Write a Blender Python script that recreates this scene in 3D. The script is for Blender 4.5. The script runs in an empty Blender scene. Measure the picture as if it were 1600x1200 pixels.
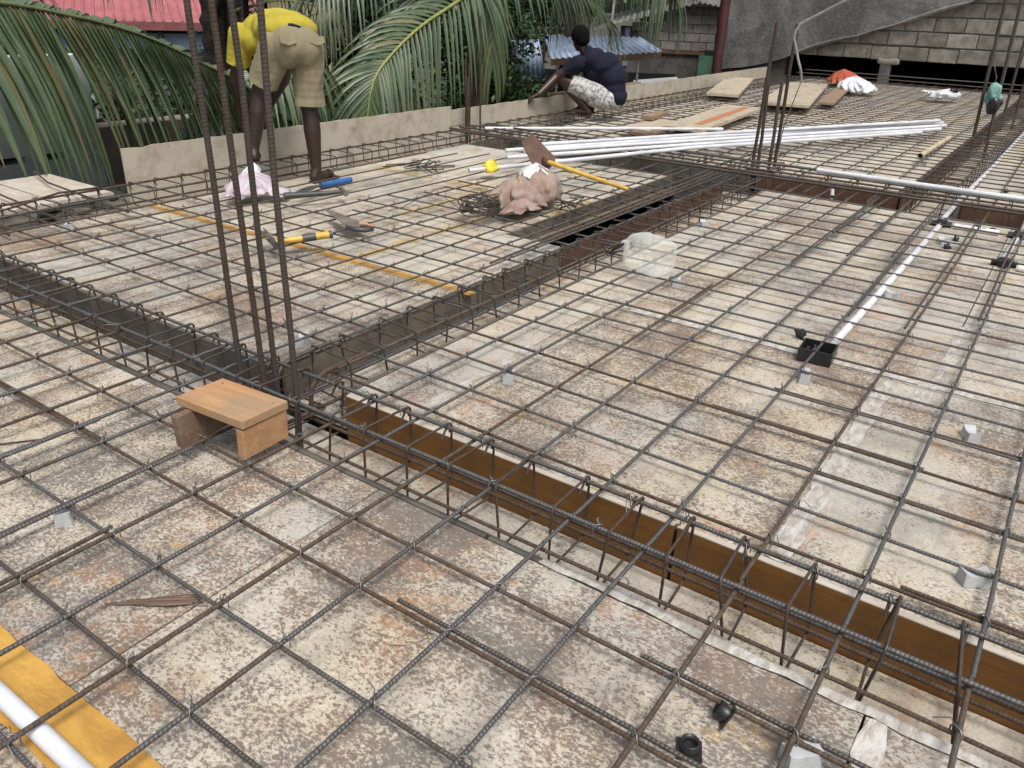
import bpy, math, random
import numpy as np
from mathutils import Vector, Matrix, noise as mnoise
R = math.radians
random.seed(7)
sc = bpy.context.scene

# ------------------------------------------------------------------ camera
# world: X runs along the main beam (away, to the right), Y along the cross beams (away, to the left), deck top is z = 0
CAM_H = 1.17
yaw, pitch, roll = R(33.93), R(26.03), R(2.12)
def _cam_axes():
    U = np.array([math.sin(yaw), 0, math.cos(yaw)]); V = np.array([-math.cos(yaw), 0, math.sin(yaw)]); Z = np.array([0, -1., 0])
    Rx = np.array([[1, 0, 0], [0, math.cos(pitch), -math.sin(pitch)], [0, math.sin(pitch), math.cos(pitch)]])
    Rz = np.array([[math.cos(roll), -math.sin(roll), 0], [math.sin(roll), math.cos(roll), 0], [0, 0, 1]])
    M = Rz @ Rx
    return np.array([M @ U, M @ V, M @ Z])
A = _cam_axes()
cam = bpy.data.objects.new('camera', bpy.data.cameras.new('camera'))
sc.collection.objects.link(cam)
mw = Matrix.Identity(4)
for i in range(3):
    mw[i][0] = A[i][0]; mw[i][1] = -A[i][1]; mw[i][2] = -A[i][2]
mw[2][3] = CAM_H
cam.matrix_world = mw
cam.data.sensor_width = 36; cam.data.lens = 36 * 1237 / 1600
cam.data.clip_start = 0.05; cam.data.clip_end = 2000
sc.camera = cam

# ------------------------------------------------------------------ light: bright overcast
world = bpy.data.worlds.new('World'); sc.world = world; world.use_nodes = True
wn = world.node_tree; bg = wn.nodes['Background']
sky = wn.nodes.new('ShaderNodeTexSky'); sky.sky_type = 'NISHITA'; sky.sun_disc = False
SUN_EL, SUN_AZ = R(62), R(215)
sky.sun_elevation = SUN_EL; sky.sun_rotation = SUN_AZ
sky.air_density = 1.0; sky.dust_density = 6.0; sky.ozone_density = 1.0
hs = wn.nodes.new('ShaderNodeHueSaturation'); hs.inputs['Saturation'].default_value = 0.35
wn.links.new(sky.outputs[0], hs.inputs['Color']); wn.links.new(hs.outputs[0], bg.inputs['Color'])
bg.inputs['Strength'].default_value = 0.105
sun = bpy.data.objects.new('sun', bpy.data.lights.new('sun', 'SUN')); sc.collection.objects.link(sun)
sun.data.energy = 1.5; sun.data.angle = R(18); sun.data.color = (1, .96, .9)
sd = Vector((math.sin(SUN_AZ) * math.cos(SUN_EL), math.cos(SUN_AZ) * math.cos(SUN_EL), math.sin(SUN_EL)))
sun.rotation_euler = sd.to_track_quat('Z', 'Y').to_euler()
vs = sc.view_settings; vs.view_transform = 'Standard'; vs.look = 'None'; vs.gamma = 1; vs.use_curve_mapping = False
vs.exposure = 0.69
sc.cycles.max_bounces = 8; sc.cycles.transparent_max_bounces = 8

# ------------------------------------------------------------------ helpers
COL = sc.collection
class MB:
    def __init__(s): s.v = []; s.f = []; s.uv = []
    def quadgrid(s, rows, closed=False, uvs=None):
        n = len(rows[0]); b = len(s.v)
        for r in rows: s.v.extend([tuple(p) for p in r])
        m = n if closed else n - 1
        for i in range(len(rows) - 1):
            for j in range(m):
                k = (j + 1) % n
                s.f.append((b + i * n + j, b + i * n + k, b + (i + 1) * n + k, b + (i + 1) * n + j))
                if uvs is not None: s.uv.append(((uvs[i], j / n), (uvs[i], (j + 1) / n), (uvs[i + 1], (j + 1) / n), (uvs[i + 1], j / n)))
                else: s.uv.append(((0, 0),) * 4)
    def face(s, pts):
        b = len(s.v); s.v.extend([tuple(p) for p in pts]); s.f.append(tuple(range(b, b + len(pts)))); s.uv.append(((0, 0),) * len(pts))
    def tube(s, path, r, n=8, cap=True, squash=1.0):
        P = [Vector(p) for p in path]; rows = []; L = [0.]
        for i in range(1, len(P)): L.append(L[-1] + (P[i] - P[i - 1]).length)
        up = Vector((0, 0, 1)); prev = None
        rr = r if isinstance(r, (list, tuple)) else [r] * len(P)
        for i, p in enumerate(P):
            t = (P[min(i + 1, len(P) - 1)] - P[max(i - 1, 0)])
            if t.length < 1e-9: t = Vector((1, 0, 0))
            t.normalize()
            if prev is None:
                a = up if abs(t.z) < .9 else Vector((1, 0, 0))
                x = t.cross(a).normalized()
            else:
                x = (prev - t * prev.dot(t))
                x = x.normalized() if x.length > 1e-6 else t.cross(up).normalized()
            prev = x; y = x.cross(t)
            rows.append([p + (x * math.cos(2 * math.pi * k / n) + y * math.sin(2 * math.pi * k / n) * squash) * rr[i] for k in range(n)])
        s.quadgrid(rows, True, L)
        if cap:
            s.face(rows[0]); s.face(list(reversed(rows[-1])))
    def box(s, c, d, rz=0, bev=0, M=None):
        hx, hy, hz = d[0] / 2, d[1] / 2, d[2] / 2
        cs, sn = math.cos(rz), math.sin(rz)
        def T(x, y, z):
            if M is not None:
                q = M @ Vector((x, y, z)); return (q.x + c[0], q.y + c[1], q.z + c[2])
            return (c[0] + x * cs - y * sn, c[1] + x * sn + y * cs, c[2] + z)
        b = len(s.v)
        s.v.extend([T(x, y, z) for z in (-hz, hz) for (x, y) in ((-hx, -hy), (hx, -hy), (hx, hy), (-hx, hy))])
        for f in ((3, 2, 1, 0), (4, 5, 6, 7), (0, 1, 5, 4), (1, 2, 6, 5), (2, 3, 7, 6), (3, 0, 4, 7)):
            s.f.append(tuple(b + i for i in f)); s.uv.append(((0, 0),) * 4)
    def lathe(s, prof, c=(0, 0, 0), n=16, M=None):
        rows = []
        for r, z in prof:
            row = []
            for k in range(n):
                a = 2 * math.pi * k / n; q = Vector((r * math.cos(a), r * math.sin(a), z))
                if M is not None: q = M @ q
                row.append((q.x + c[0], q.y + c[1], q.z + c[2]))
            rows.append(row)
        s.quadgrid(rows, True)
        s.face(list(reversed(rows[0]))); s.face(rows[-1])
    def prism(s, outline, z0, z1, M=None):
        def T(p, z):
            q = Vector((p[0], p[1], z))
            return tuple(M @ q) if M is not None else tuple(q)
        n = len(outline)
        s.face([T(p, z1) for p in outline]); s.face([T(p, z0) for p in reversed(outline)])
        for i in range(n):
            a, b = outline[i], outline[(i + 1) % n]
            s.face([T(a, z0), T(b, z0), T(b, z1), T(a, z1)])
    def mesh(s, name, mat, smooth=False):
        me = bpy.data.meshes.new(name); me.from_pydata(s.v, [], s.f); me.validate() if False else None
        if any(any(u != (0, 0) for u in q) for q in s.uv[:4]):
            ul = me.uv_layers.new(name='UVMap'); flat = []
            for q in s.uv:
                for u in q: flat.extend(u)
            ul.data.foreach_set('uv', flat)
        if mat: me.materials.append(mat)
        if smooth:
            me.polygons.foreach_set('use_smooth', [True] * len(me.polygons))
        me.update(); return me
    def build(s, name, mat, parent=None, smooth=False, bevel=0):
        return link(name, s.mesh(name, mat, smooth), parent, bevel)
def link(name, me, parent=None, bevel=0, loc=None, rot=None):
    o = bpy.data.objects.new(name, me); COL.objects.link(o)
    if parent: o.parent = parent
    if loc is not None: o.location = loc
    if rot is not None: o.rotation_euler = rot
    if bevel:
        m = o.modifiers.new('bevel', 'BEVEL'); m.width = bevel; m.segments = 2; m.limit_method = 'ANGLE'
    return o
def tag(o, label=None, cat=None, group=None, kind=None):
    if label: o['label'] = label
    if cat: o['category'] = cat
    if group: o['group'] = group
    if kind: o['kind'] = kind
    return o
def empty(name, loc=(0, 0, 0), **k):
    o = bpy.data.objects.new(name, None); COL.objects.link(o); o.location = loc; o.empty_display_size = .1
    return tag(o, **k)
def rebase(root, kids=None):
    "put the empty where its parts are without moving them"
    for c in (kids or list(root.children)):
        c.location = Vector(c.location) - Vector(root.location)
def box_obj(name, c, d, mat, parent=None, rz=0, bevel=0, rot=None):
    m = MB(); m.box((0, 0, 0), d); o = m.build(name, mat, parent, bevel=bevel); o.location = c
    o.rotation_euler = rot if rot else (0, 0, rz); return o
U_ = random.uniform

# ------------------------------------------------------------------ materials
def new_mat(name):
    m = bpy.data.materials.new(name); m.use_nodes = True
    return m, m.node_tree, m.node_tree.nodes['Principled BSDF']
class N:
    "tiny node-graph helper"
    def __init__(s, nt): s.nt = nt
    def n(s, t, **k):
        x = s.nt.nodes.new(t)
        for a, b in k.items(): setattr(x, a, b)
        return x
    def L(s, a, b): s.nt.links.new(a, b)
    def noise(s, vec, scale, detail=3, rough=.55, dist=0, out='Fac'):
        x = s.n('ShaderNodeTexNoise'); x.inputs['Scale'].default_value = scale; x.inputs['Detail'].default_value = detail
        x.inputs['Roughness'].default_value = rough; x.inputs['Distortion'].default_value = dist
        if vec is not None: s.L(vec, x.inputs['Vector'])
        return x.outputs[out]
    def math(s, op, a, b=None, clamp=False):
        x = s.n('ShaderNodeMath', operation=op, use_clamp=clamp)
        for i, v in enumerate((a, b)):
            if v is None: continue
            if isinstance(v, (int, float)): x.inputs[i].default_value = v
            else: s.L(v, x.inputs[i])
        return x.outputs[0]
    def map(s, v, a, b, c=0., d=1., smooth=True):
        x = s.n('ShaderNodeMapRange'); x.interpolation_type = 'SMOOTHSTEP' if smooth else 'LINEAR'
        s.L(v, x.inputs['Value'])
        for k, w in (('From Min', a), ('From Max', b), ('To Min', c), ('To Max', d)):
            if isinstance(w, (int, float)): x.inputs[k].default_value = w
            else: s.L(w, x.inputs[k])
        return x.outputs['Result']
    def mix(s, f, a, b, mode='MIX'):
        x = s.n('ShaderNodeMix', data_type='RGBA', blend_type=mode)
        for i, v in ((0, f), (6, a), (7, b)):
            if isinstance(v, (int, float)): x.inputs[i].default_value = v
            elif isinstance(v, tuple): x.inputs[i].default_value = (*v, 1) if len(v) == 3 else v
            else: s.L(v, x.inputs[i])
        return x.outputs[2]
    def pos(s, scale=(1, 1, 1), rnd=0, obj=False, gen=None):
        if obj:
            tc = s.n('ShaderNodeTexCoord'); p = tc.outputs['Object']
        else:
            g = s.n('ShaderNodeNewGeometry'); p = g.outputs['Position']
        mp = s.n('ShaderNodeMapping'); s.L(p, mp.inputs['Vector']); mp.inputs['Scale'].default_value = scale
        if rnd:
            oi = s.n('ShaderNodeObjectInfo'); mu = s.math('MULTIPLY', oi.outputs['Random'], rnd)
            cx = s.n('ShaderNodeCombineXYZ'); s.L(mu, cx.inputs[0]); s.L(mu, cx.inputs[1]); s.L(mu, cx.inputs[2])
            s.L(cx.outputs[0], mp.inputs['Location'])
        return mp.outputs[0]
    def rand(s): return s.n('ShaderNodeObjectInfo').outputs['Random']
    def bump(s, h, strength, dist, bsdf, normal=None):
        x = s.n('ShaderNodeBump'); x.inputs['Strength'].default_value = strength; x.inputs['Distance'].default_value = dist
        s.L(h, x.inputs['Height'])
        if normal is not None: s.L(normal, x.inputs['Normal'])
        if bsdf is not None: s.L(x.outputs[0], bsdf.inputs['Normal'])
        return x.outputs[0]

def mat_deck():
    m, nt, b = new_mat('weathered_formwork_ply'); g = N(nt)
    p = g.pos(rnd=37); ps = g.pos((1, .62, 1), rnd=53)
    oc = g.n('ShaderNodeObjectInfo'); sep = g.n('ShaderNodeSeparateColor'); g.L(oc.outputs['Color'], sep.inputs[0])
    amount = sep.outputs[0]          # how much of the old coating has flaked off this sheet
    big = g.noise(p, 2.4, 4, .6); mid = g.noise(p, 8, 5, .68, .3); fine = g.noise(ps, 160, 4, .66, .3); fin2 = g.noise(ps, 380, 3, .6); fin3 = g.noise(ps, 52, 4, .64, .3)
    dens = g.math('ADD', g.math('MULTIPLY', big, .62), g.math('MULTIPLY', mid, .38))
    thr = g.map(dens, .36, .64, .42, .62, False)                        # threshold per place
    thr = g.math('SUBTRACT', thr, g.math('MULTIPLY', g.math('SUBTRACT', 1.0, amount), .15))
    fl = g.math('ADD', g.math('ADD', g.math('MULTIPLY', fine, .62), g.math('MULTIPLY', fin2, .2)), g.math('MULTIPLY', fin3, .18))
    d = g.math('SUBTRACT', thr, fl)
    flake = g.map(d, -.03, .035)
    cn = g.noise(p, 5.5, 3, .6)
    cream = g.mix(g.map(cn, .35, .65), (.475, .415, .32), (.51, .47, .395))
    cream = g.mix(g.map(g.noise(p, 1.3, 2), .42, .68), cream, (.415, .395, .36))
    wn_ = g.noise(p, 16, 3, .6)
    wood = g.mix(g.map(wn_, .35, .65), (.175, .122, .09), (.285, .195, .135))
    wood = g.mix(g.map(g.noise(p, 3.1, 3), .45, .62), wood, (.205, .178, .155))
    col = g.mix(g.math('MULTIPLY', flake, .9), cream, wood)
    deep = g.map(g.math('SUBTRACT', d, .045), -.01, .03); col = g.mix(g.math('MULTIPLY', deep, .55), col, (.11, .09, .078))
    rn = g.noise(p, 2.9, 4, .62, .5); rust = g.math('MULTIPLY', g.map(rn, .555, .66), g.map(g.noise(ps, 38, 4, .65), .38, .62))
    col = g.mix(g.math('MULTIPLY', rust, .6), col, (.36, .175, .075))
    yn = g.noise(p, 4.3, 3, .6, .4); yel = g.math('MULTIPLY', g.map(yn, .60, .72), g.map(g.noise(ps, 45, 4), .4, .6))
    col = g.mix(g.math('MULTIPLY', yel, .5), col, (.55, .36, .13))
    sm = g.noise(p, 4.2, 5, .68); smud = g.map(sm, .47, .68)
    keep = g.map(flake, 0, 1, .42, .8, False)
    col = g.mix(g.math('MULTIPLY', smud, keep), col, (.135, .12, .105))
    dots = g.n('ShaderNodeTexVoronoi'); dots.inputs['Scale'].default_value = 33; g.L(ps, dots.inputs['Vector'])
    spk = g.math('MULTIPLY', g.map(dots.outputs['Distance'], .16, .10), g.map(g.noise(p, 14, 2), .5, .62))
    col = g.mix(g.math('MULTIPLY', spk, .75), col, (.13, .085, .06))
    gr = g.map(g.noise(ps, 210, 3, .65), .3, .7, .72, 1.12, False); gc = g.n('ShaderNodeCombineColor'); [g.L(gr, gc.inputs[i]) for i in range(3)]
    col = g.mix(1., col, gc.outputs[0], 'MULTIPLY')
    st_ = g.noise(g.pos((.55, 3.2, 1), rnd=71), 3.2, 5, .65, .3); col = g.mix(g.map(st_, .5, .75, 0, .45), col, (.20, .185, .165))
    col = g.mix(.5, col, g.mix(g.rand(), (.86, .84, .80), (1., 1., 1.)), 'MULTIPLY')
    g.L(col, b.inputs['Base Color']); b.inputs['Roughness'].default_value = .62
    g.bump(g.math('ADD', g.math('MULTIPLY', flake, -1.), g.math('MULTIPLY', fin2, .5)), .35, .0025, b)
    return m
def mat_steel(name, base, rust, rustmin, rustmax, rib=0, metal=.55, rough=.48, ribs=.8):
    m, nt, b = new_mat(name); g = N(nt)
    p = g.pos(rnd=91); n1 = g.noise(p, 7, 4, .65); n2 = g.noise(p, 60, 3, .6)
    rv = g.map(g.rand(), 0, 1, rustmin, rustmax, False)
    k = g.map(g.math('ADD', g.math('MULTIPLY', n1, .7), g.math('MULTIPLY', n2, .3)), g.math('SUBTRACT', .85, rv), g.math('SUBTRACT', 1.05, rv))
    col = g.mix(k, g.mix(g.map(n2, .35, .65), base, tuple(c * 1.35 for c in base)), g.mix(g.map(n2, .35, .65), rust, tuple(c * .6 for c in rust)))
    g.L(col, b.inputs['Base Color'])
    mm = g.map(k, 0, 1, metal, .05); g.L(mm, b.inputs['Metallic'])
    rr = g.map(k, 0, 1, rough, .8); g.L(rr, b.inputs['Roughness'])
    if rib:
        uv = g.n('ShaderNodeUVMap'); uv.uv_map = 'UVMap'; sp = g.n('ShaderNodeSeparateXYZ'); g.L(uv.outputs[0], sp.inputs[0])
        # slanted ribs on the two halves of the bar and a longitudinal rib between them
        v2 = g.math('ABSOLUTE', g.math('SUBTRACT', sp.outputs[1], .5))
        ph = g.math('ADD', g.math('MULTIPLY', sp.outputs[0], 2 * math.pi / rib), g.math('MULTIPLY', v2, 5.0))
        w = g.math('POWER', g.math('ADD', g.math('MULTIPLY', g.math('SINE', ph), .5), .5), 2.2)
        nb = g.bump(w, ribs, .0014, None)
        g.bump(n2, .25, .001, b, nb)
    else: g.bump(n2, .3, .001, b)
    return m
def mat_simple(name, col, rough=.6, var=.15, scale=12, metal=0, bump=.15, spec=.5, col2=None, stretch=(1, 1, 1), obj=False, dist=.004, lo=.35, hi=.65, rnd=17, tone=.35):
    m, nt, b = new_mat(name); g = N(nt)
    p = g.pos(stretch, rnd=rnd, obj=obj); n1 = g.noise(p, scale, 5, .62, .2)
    c2 = col2 if col2 else tuple(max(0, c * (1 - var * 2.2)) for c in col)
    c = g.mix(g.map(n1, lo, hi), col, c2)
    c = g.mix(tone, c, g.mix(g.rand(), (.8, .8, .8), (1.1, 1.1, 1.1)) if tone < .5 else g.mix(g.rand(), (.62, .60, .56), (1.15, 1.13, 1.1)), 'MULTIPLY')
    g.L(c, b.inputs['Base Color']); b.inputs['Roughness'].default_value = rough; b.inputs['Metallic'].default_value = metal
    b.inputs['Specular IOR Level'].default_value = spec
    if bump: g.bump(n1, bump, dist, b)
    return m
def mat_wood(name, c1, c2, scale=6, axis=0, rough=.65, stain=None, contrast=(.3, .7), dist=.002, plank=1):
    m, nt, b = new_mat(name); g = N(nt)
    st = [16., 16., 16.]; st[axis] = 1.2
    p = g.pos(tuple(st), rnd=29, obj=True); n1 = g.noise(p, scale, 5, .6, .6); n2 = g.noise(g.pos(rnd=13, obj=True), 5, 4, .6)
    c = g.mix(g.map(n1, *contrast), c1, c2)
    if stain: c = g.mix(g.map(n2, .45, .68, 0, .75), c, stain)
    g.L(c, b.inputs['Base Color']); b.inputs['Roughness'].default_value = rough
    g.bump(n1, .3, dist, b); return m
def mat_leaf(name, c1, c2, rough=.42, trans=.12):
    m, nt, b = new_mat(name); g = N(nt)
    n1 = g.noise(g.pos(rnd=7), 3.5, 3, .6)
    c = g.mix(g.map(n1, .35, .65), c1, c2)
    c = g.mix(.55, c, g.mix(g.rand(), (.7, .75, .65), (1.2, 1.15, 1.1)), 'MULTIPLY')
    c = g.mix(g.map(g.rand(), .90, .93, 0, .6), c, (.17, .135, .06))
    g.L(c, b.inputs['Base Color']); b.inputs['Roughness'].default_value = rough
    b.inputs['Transmission Weight'].default_value = 0
    tr = g.n('ShaderNodeBsdfTranslucent'); g.L(c, tr.inputs['Color']); mx = g.n('ShaderNodeMixShader'); mx.inputs[0].default_value = trans
    out = nt.nodes['Material Output']; g.L(b.outputs[0], mx.inputs[1]); g.L(tr.outputs[0], mx.inputs[2]); g.L(mx.outputs[0], out.inputs['Surface'])
    return m

M = {}
M['deck'] = mat_deck()
M['bar'] = mat_steel('ribbed_reinforcing_steel', (.078, .077, .077), (.085, .06, .042), .12, .66, rib=.0085, metal=.35)
M['bar_rusty'] = mat_steel('rust_brown_ribbed_steel', (.06, .053, .048), (.075, .047, .031), .25, .72, rib=.0085, metal=.3)
M['col_bar'] = mat_steel('dark_rusted_column_steel', (.045, .036, .031), (.062, .038, .026), .25, .6, rib=.011, metal=.1, rough=.75, ribs=.42)
M['stirrup'] = mat_steel('rusty_stirrup_steel', (.05, .045, .041), (.066, .041, .028), .3, .62, metal=.3)
M['wire'] = mat_steel('tie_wire', (.16, .16, .16), (.09, .06, .045), .1, .6, metal=.6, rough=.4)
M['brown_board'] = mat_wood('orange_brown_film_ply', (.20, .092, .020), (.135, .056, .012), 3, 1, .5, contrast=(.25, .75), stain=(.11, .055, .02))
M['red_board'] = mat_wood('red_brown_board', (.105, .048, .028), (.06, .03, .02), 3, 0, .65, stain=(.12, .075, .045))
M['grey_board'] = mat_wood('grey_brown_side_board', (.115, .098, .078), (.065, .055, .045), 3, 0, .75, stain=(.16, .13, .095))
M['grey_board_y'] = mat_wood('dark_grey_side_board', (.095, .09, .08), (.055, .052, .047), 3, 1, .75, stain=(.13, .115, .09))
M['parapet'] = mat_simple('mortar_stained_edge_board', (.40, .36, .29), .8, scale=7, col2=(.20, .165, .12), bump=.25, lo=.42, hi=.86)
M['timber'] = mat_wood('sawn_timber', (.27, .185, .115), (.17, .11, .07), 4, 0, stain=(.2, .16, .12))
M['stool_top'] = mat_wood('fresh_sawn_orange_wood', (.43, .25, .125), (.31, .16, .07), 3, 1, .7, stain=(.25, .19, .13), contrast=(.25, .75))
M['stool_dark'] = mat_wood('dark_aged_plank', (.165, .105, .07), (.10, .06, .04), 4, 1, .7, stain=(.21, .15, .10))
M['yellow_tape'] = mat_simple('yellow_brown_packing_tape', (.52, .30, .065), .3, scale=16, col2=(.36, .19, .04), bump=.9, dist=.015, stretch=(1, .4, 1))
M['yellow_faint'] = mat_simple('faded_yellow_tape', (.42, .29, .10), .5, scale=26, col2=(.36, .30, .20), bump=.5, dist=.006, lo=.4, hi=.62)
M['white_tape'] = mat_simple('wrinkled_clear_tape', (.48, .465, .445), .45, scale=48, col2=(.31, .28, .24), bump=1., dist=.008, stretch=(.45, 1, 1))
M['pvc'] = mat_simple('white_pvc', (.62, .64, .67), .32, scale=3, col2=(.48, .49, .52), bump=0)
M['pvc_dirty'] = mat_simple('dirty_beige_pvc', (.48, .40, .29), .5, scale=8, col2=(.34, .27, .19), bump=.05)
M['black_plastic'] = mat_simple('black_plastic', (.016, .016, .018), .38, scale=20, bump=.05)
M['spacer'] = mat_simple('pale_concrete_spacer', (.40, .42, .43), .85, scale=40, col2=(.36, .37, .38), bump=.3, dist=.002)
M['old_plank'] = mat_wood('grey_weathered_plank', (.42, .36, .27), (.30, .25, .185), 4, 0, .8, stain=(.23, .19, .14))
M['old_plank_y'] = mat_wood('pale_weathered_edge_plank', (.47, .43, .37), (.36, .32, .27), 4, 1, .8, stain=(.30, .26, .22))
M['rust_strip'] = mat_simple('rust_orange_stain_board', (.42, .15, .055), .8, scale=14, col2=(.30, .14, .07), bump=.1)
M['splinter'] = mat_wood('dark_wood_splinter', (.13, .08, .055), (.07, .042, .03), 6, 0)
def mat_plaster():
    m, nt, b = new_mat('stained_grey_render'); g = N(nt); p = g.pos(); n1 = g.noise(p, .9, 6, .66, .6); n2 = g.noise(g.pos((1, 1, .35)), 3.5, 6, .7, .6); n3 = g.noise(p, 26, 4, .65)
    c = g.mix(g.map(n1, .38, .66), (.20, .198, .19), (.075, .078, .077)); c = g.mix(g.map(n2, .5, .72, 0, .8), c, (.045, .046, .045)); c = g.mix(g.map(n3, .45, .75, 0, .4), c, (.24, .235, .22))
    g.L(c, b.inputs['Base Color']); b.inputs['Roughness'].default_value = .95; g.bump(g.math('ADD', n3, n2), .5, .03, b); return m
M['plaster'] = mat_plaster()
M['block'] = mat_simple('grey_sandcrete_block', (.25, .238, .215), .95, scale=7, col2=(.15, .142, .125), bump=.6, dist=.01, tone=.9)
M['mortar'] = mat_simple('dark_mortar', (.15, .14, .125), .95, scale=15, bump=.3)
M['block_pink'] = mat_simple('weathered_lilac_grey_block', (.235, .215, .215), .95, scale=5, col2=(.15, .14, .135), bump=.4, dist=.01, tone=.8)
M['conc_dark'] = mat_simple('dark_old_concrete', (.11, .10, .092), .95, scale=2.5, col2=(.055, .05, .046), bump=.3, dist=.02)
M['soil'] = mat_simple('dark_yard_soil', (.06, .05, .04), .95, scale=1.2, col2=(.03, .032, .02), bump=.4, dist=.05)
M['vent_wall'] = mat_simple('whitewashed_render', (.50, .55, .55), .9, scale=2.2, col2=(.36, .41, .41), bump=.15, dist=.01)  # pale whitewash, the wall's own tone
M['brown_wall'] = mat_simple('brown_stained_render', (.22, .165, .14), .9, scale=4, col2=(.14, .12, .11), bump=.2, dist=.01)
M['painted_dark'] = mat_simple('painted_interior_dark', (.012, .012, .012), 1, scale=3, bump=0)  # near-black colour stands in for the darkness of interiors and openings
M['red_roof'] = mat_simple('red_painted_sheet', (.36, .115, .12), .6, scale=2, col2=(.28, .085, .09), bump=0)
M['red_fascia'] = mat_simple('dull_red_fascia', (.22, .07, .07), .6, scale=3, bump=0)
M['sky_blue'] = mat_simple('pale_blue_painted_wall', (.42, .56, .76), .7, scale=1, col2=(.30, .48, .78), bump=0)
M['tin_blue'] = mat_simple('pale_blue_tin', (.30, .38, .52), .5, scale=2.5, col2=(.19, .23, .31), metal=.2, bump=0)
M['tin_grey'] = mat_simple('weathered_asbestos_sheet', (.16, .155, .14), .85, scale=3, col2=(.09, .09, .08), bump=.1)
M['fascia_brown'] = mat_simple('brown_fascia_board', (.10, .052, .03), .7, scale=6, bump=.1)
M['red_post'] = mat_simple('dark_red_painted_post', (.06, .014, .014), .6, scale=5, bump=.05)
M['green_door'] = mat_simple('faded_green_door', (.075, .17, .105), .7, scale=3, col2=(.045, .11, .075), bump=.1)
M['green_dark'] = mat_simple('dark_green_panel', (.02, .075, .055), .6, scale=4, bump=.1)
M['tank'] = mat_simple('black_green_tank', (.012, .022, .02), .4, scale=3, bump=0)
M['slate'] = mat_simple('grey_louvre', (.32, .33, .34), .5, scale=6, bump=0)
M['leaf_palm'] = mat_leaf('palm_leaflet', (.075, .115, .060), (.11, .15, .085), .34)
M['leaf_palm2'] = mat_leaf('palm_leaflet_green', (.045, .078, .034), (.075, .105, .046), .4)
M['leaf_dark'] = mat_leaf('dark_palm_leaflet', (.030, .048, .026), (.055, .070, .042), .5, .08)
M['leaf_hang'] = mat_leaf('hanging_palm_leaflet', (.05, .078, .042), (.078, .105, .06), .42)
M['rachis'] = mat_simple('yellow_green_rachis', (.24, .23, .06), .5, scale=9, col2=(.16, .18, .05), bump=.05)
M['rachis_dark'] = mat_simple('green_rachis', (.11, .13, .05), .5, scale=9, bump=.05)
M['dead'] = mat_simple('dead_grey_brown_frond', (.16, .125, .10), .8, scale=10, bump=.1)
M['bark'] = mat_simple('dark_palm_bark', (.035, .027, .022), .9, scale=18, col2=(.016, .013, .011), bump=.8, dist=.03, stretch=(1, 1, 3))
M['leaf_bush'] = mat_leaf('glossy_tree_leaf', (.018, .045, .012), (.045, .085, .02), .4, .1)
M['bark2'] = mat_simple('brown_bark', (.06, .045, .035), .9, scale=14, bump=.6, dist=.02)
M['skin'] = mat_simple('dark_brown_skin', (.030, .015, .011), .42, scale=7, col2=(.022, .011, .008), bump=.05)
M['skin2'] = mat_simple('brown_skin', (.048, .024, .017), .42, scale=7, col2=(.034, .017, .012), bump=.05)
M['shirt_y'] = mat_simple('yellow_cotton', (.42, .35, .035), .9, scale=5, col2=(.34, .275, .02), bump=.12, dist=.01)
M['shorts_k'] = mat_simple('khaki_cotton', (.235, .21, .13), .9, scale=6, col2=(.19, .165, .10), bump=.12, dist=.01)
M['shirt_n'] = mat_simple('navy_cotton', (.011, .013, .027), .92, scale=6, col2=(.008, .009, .019), bump=.12, dist=.01, spec=.2)
M['shorts_p'] = mat_simple('white_black_print_cotton', (.44, .435, .42), .85, scale=30, col2=(.15, .15, .165), bump=.1, dist=.01, lo=.44, hi=.60)
M['cyan'] = mat_simple('pale_cyan_print', (.30, .55, .65), .7, bump=0)
M['hair'] = mat_simple('black_hair', (.006, .005, .005), .95, scale=60, bump=.6, dist=.01, spec=.1)
M['sandal'] = mat_simple('brown_rubber_sandal', (.05, .035, .03), .7, bump=.1)
M['paper'] = mat_simple('pinkish_cement_paper', (.19, .122, .094), .85, scale=9, col2=(.29, .225, .185), bump=.7, dist=.02, stretch=(1, 1, .4))
M['white_bag'] = mat_simple('white_plastic_bag', (.60, .61, .63), .5, scale=11, col2=(.46, .48, .51), bump=.35, dist=.012)
M['pink_bag'] = mat_simple('pale_pink_plastic_bag', (.40, .32, .375), .5, scale=9, col2=(.46, .42, .45), bump=.35, dist=.012)
M['orange_bag'] = mat_simple('orange_red_bag', (.40, .085, .035), .6, scale=6, col2=(.26, .06, .03), bump=.2, dist=.01)
M['teal_bag'] = mat_simple('teal_mesh_bag', (.06, .20, .20), .6, scale=10, col2=(.20, .36, .34), bump=.4, dist=.02)
M['tool_black'] = mat_simple('worn_black_tool', (.035, .037, .04), .45, scale=14, col2=(.06, .06, .06), bump=.1)
M['tool_steel'] = mat_simple('grey_tool_steel', (.20, .185, .165), .5, scale=12, col2=(.12, .10, .08), metal=.5, bump=.1)
M['saw_blade'] = mat_simple('dull_rusty_saw_blade', (.25, .23, .20), .5, scale=10, col2=(.17, .13, .10), metal=.5, bump=.05)
M['tool_blue'] = mat_simple('blue_rubber_sleeve', (.02, .10, .30), .5, scale=10, bump=.05)
M['tool_yellow'] = mat_simple('worn_yellow_handle', (.55, .36, .06), .5, scale=14, col2=(.40, .24, .04), bump=.1)
M['tool_orange'] = mat_simple('orange_saw_grip', (.65, .25, .10), .5, scale=10, bump=.05)
M['hoe'] = mat_simple('rusty_hoe_blade', (.13, .07, .05), .75, scale=14, col2=(.08, .045, .035), bump=.3)
M['yellow_bit'] = mat_simple('bright_yellow_plastic', (.80, .60, .03), .45, scale=10, bump=.2)
M['galv'] = mat_simple('galvanised_conduit', (.42, .42, .42), .4, scale=12, metal=.5, bump=.05)
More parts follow.
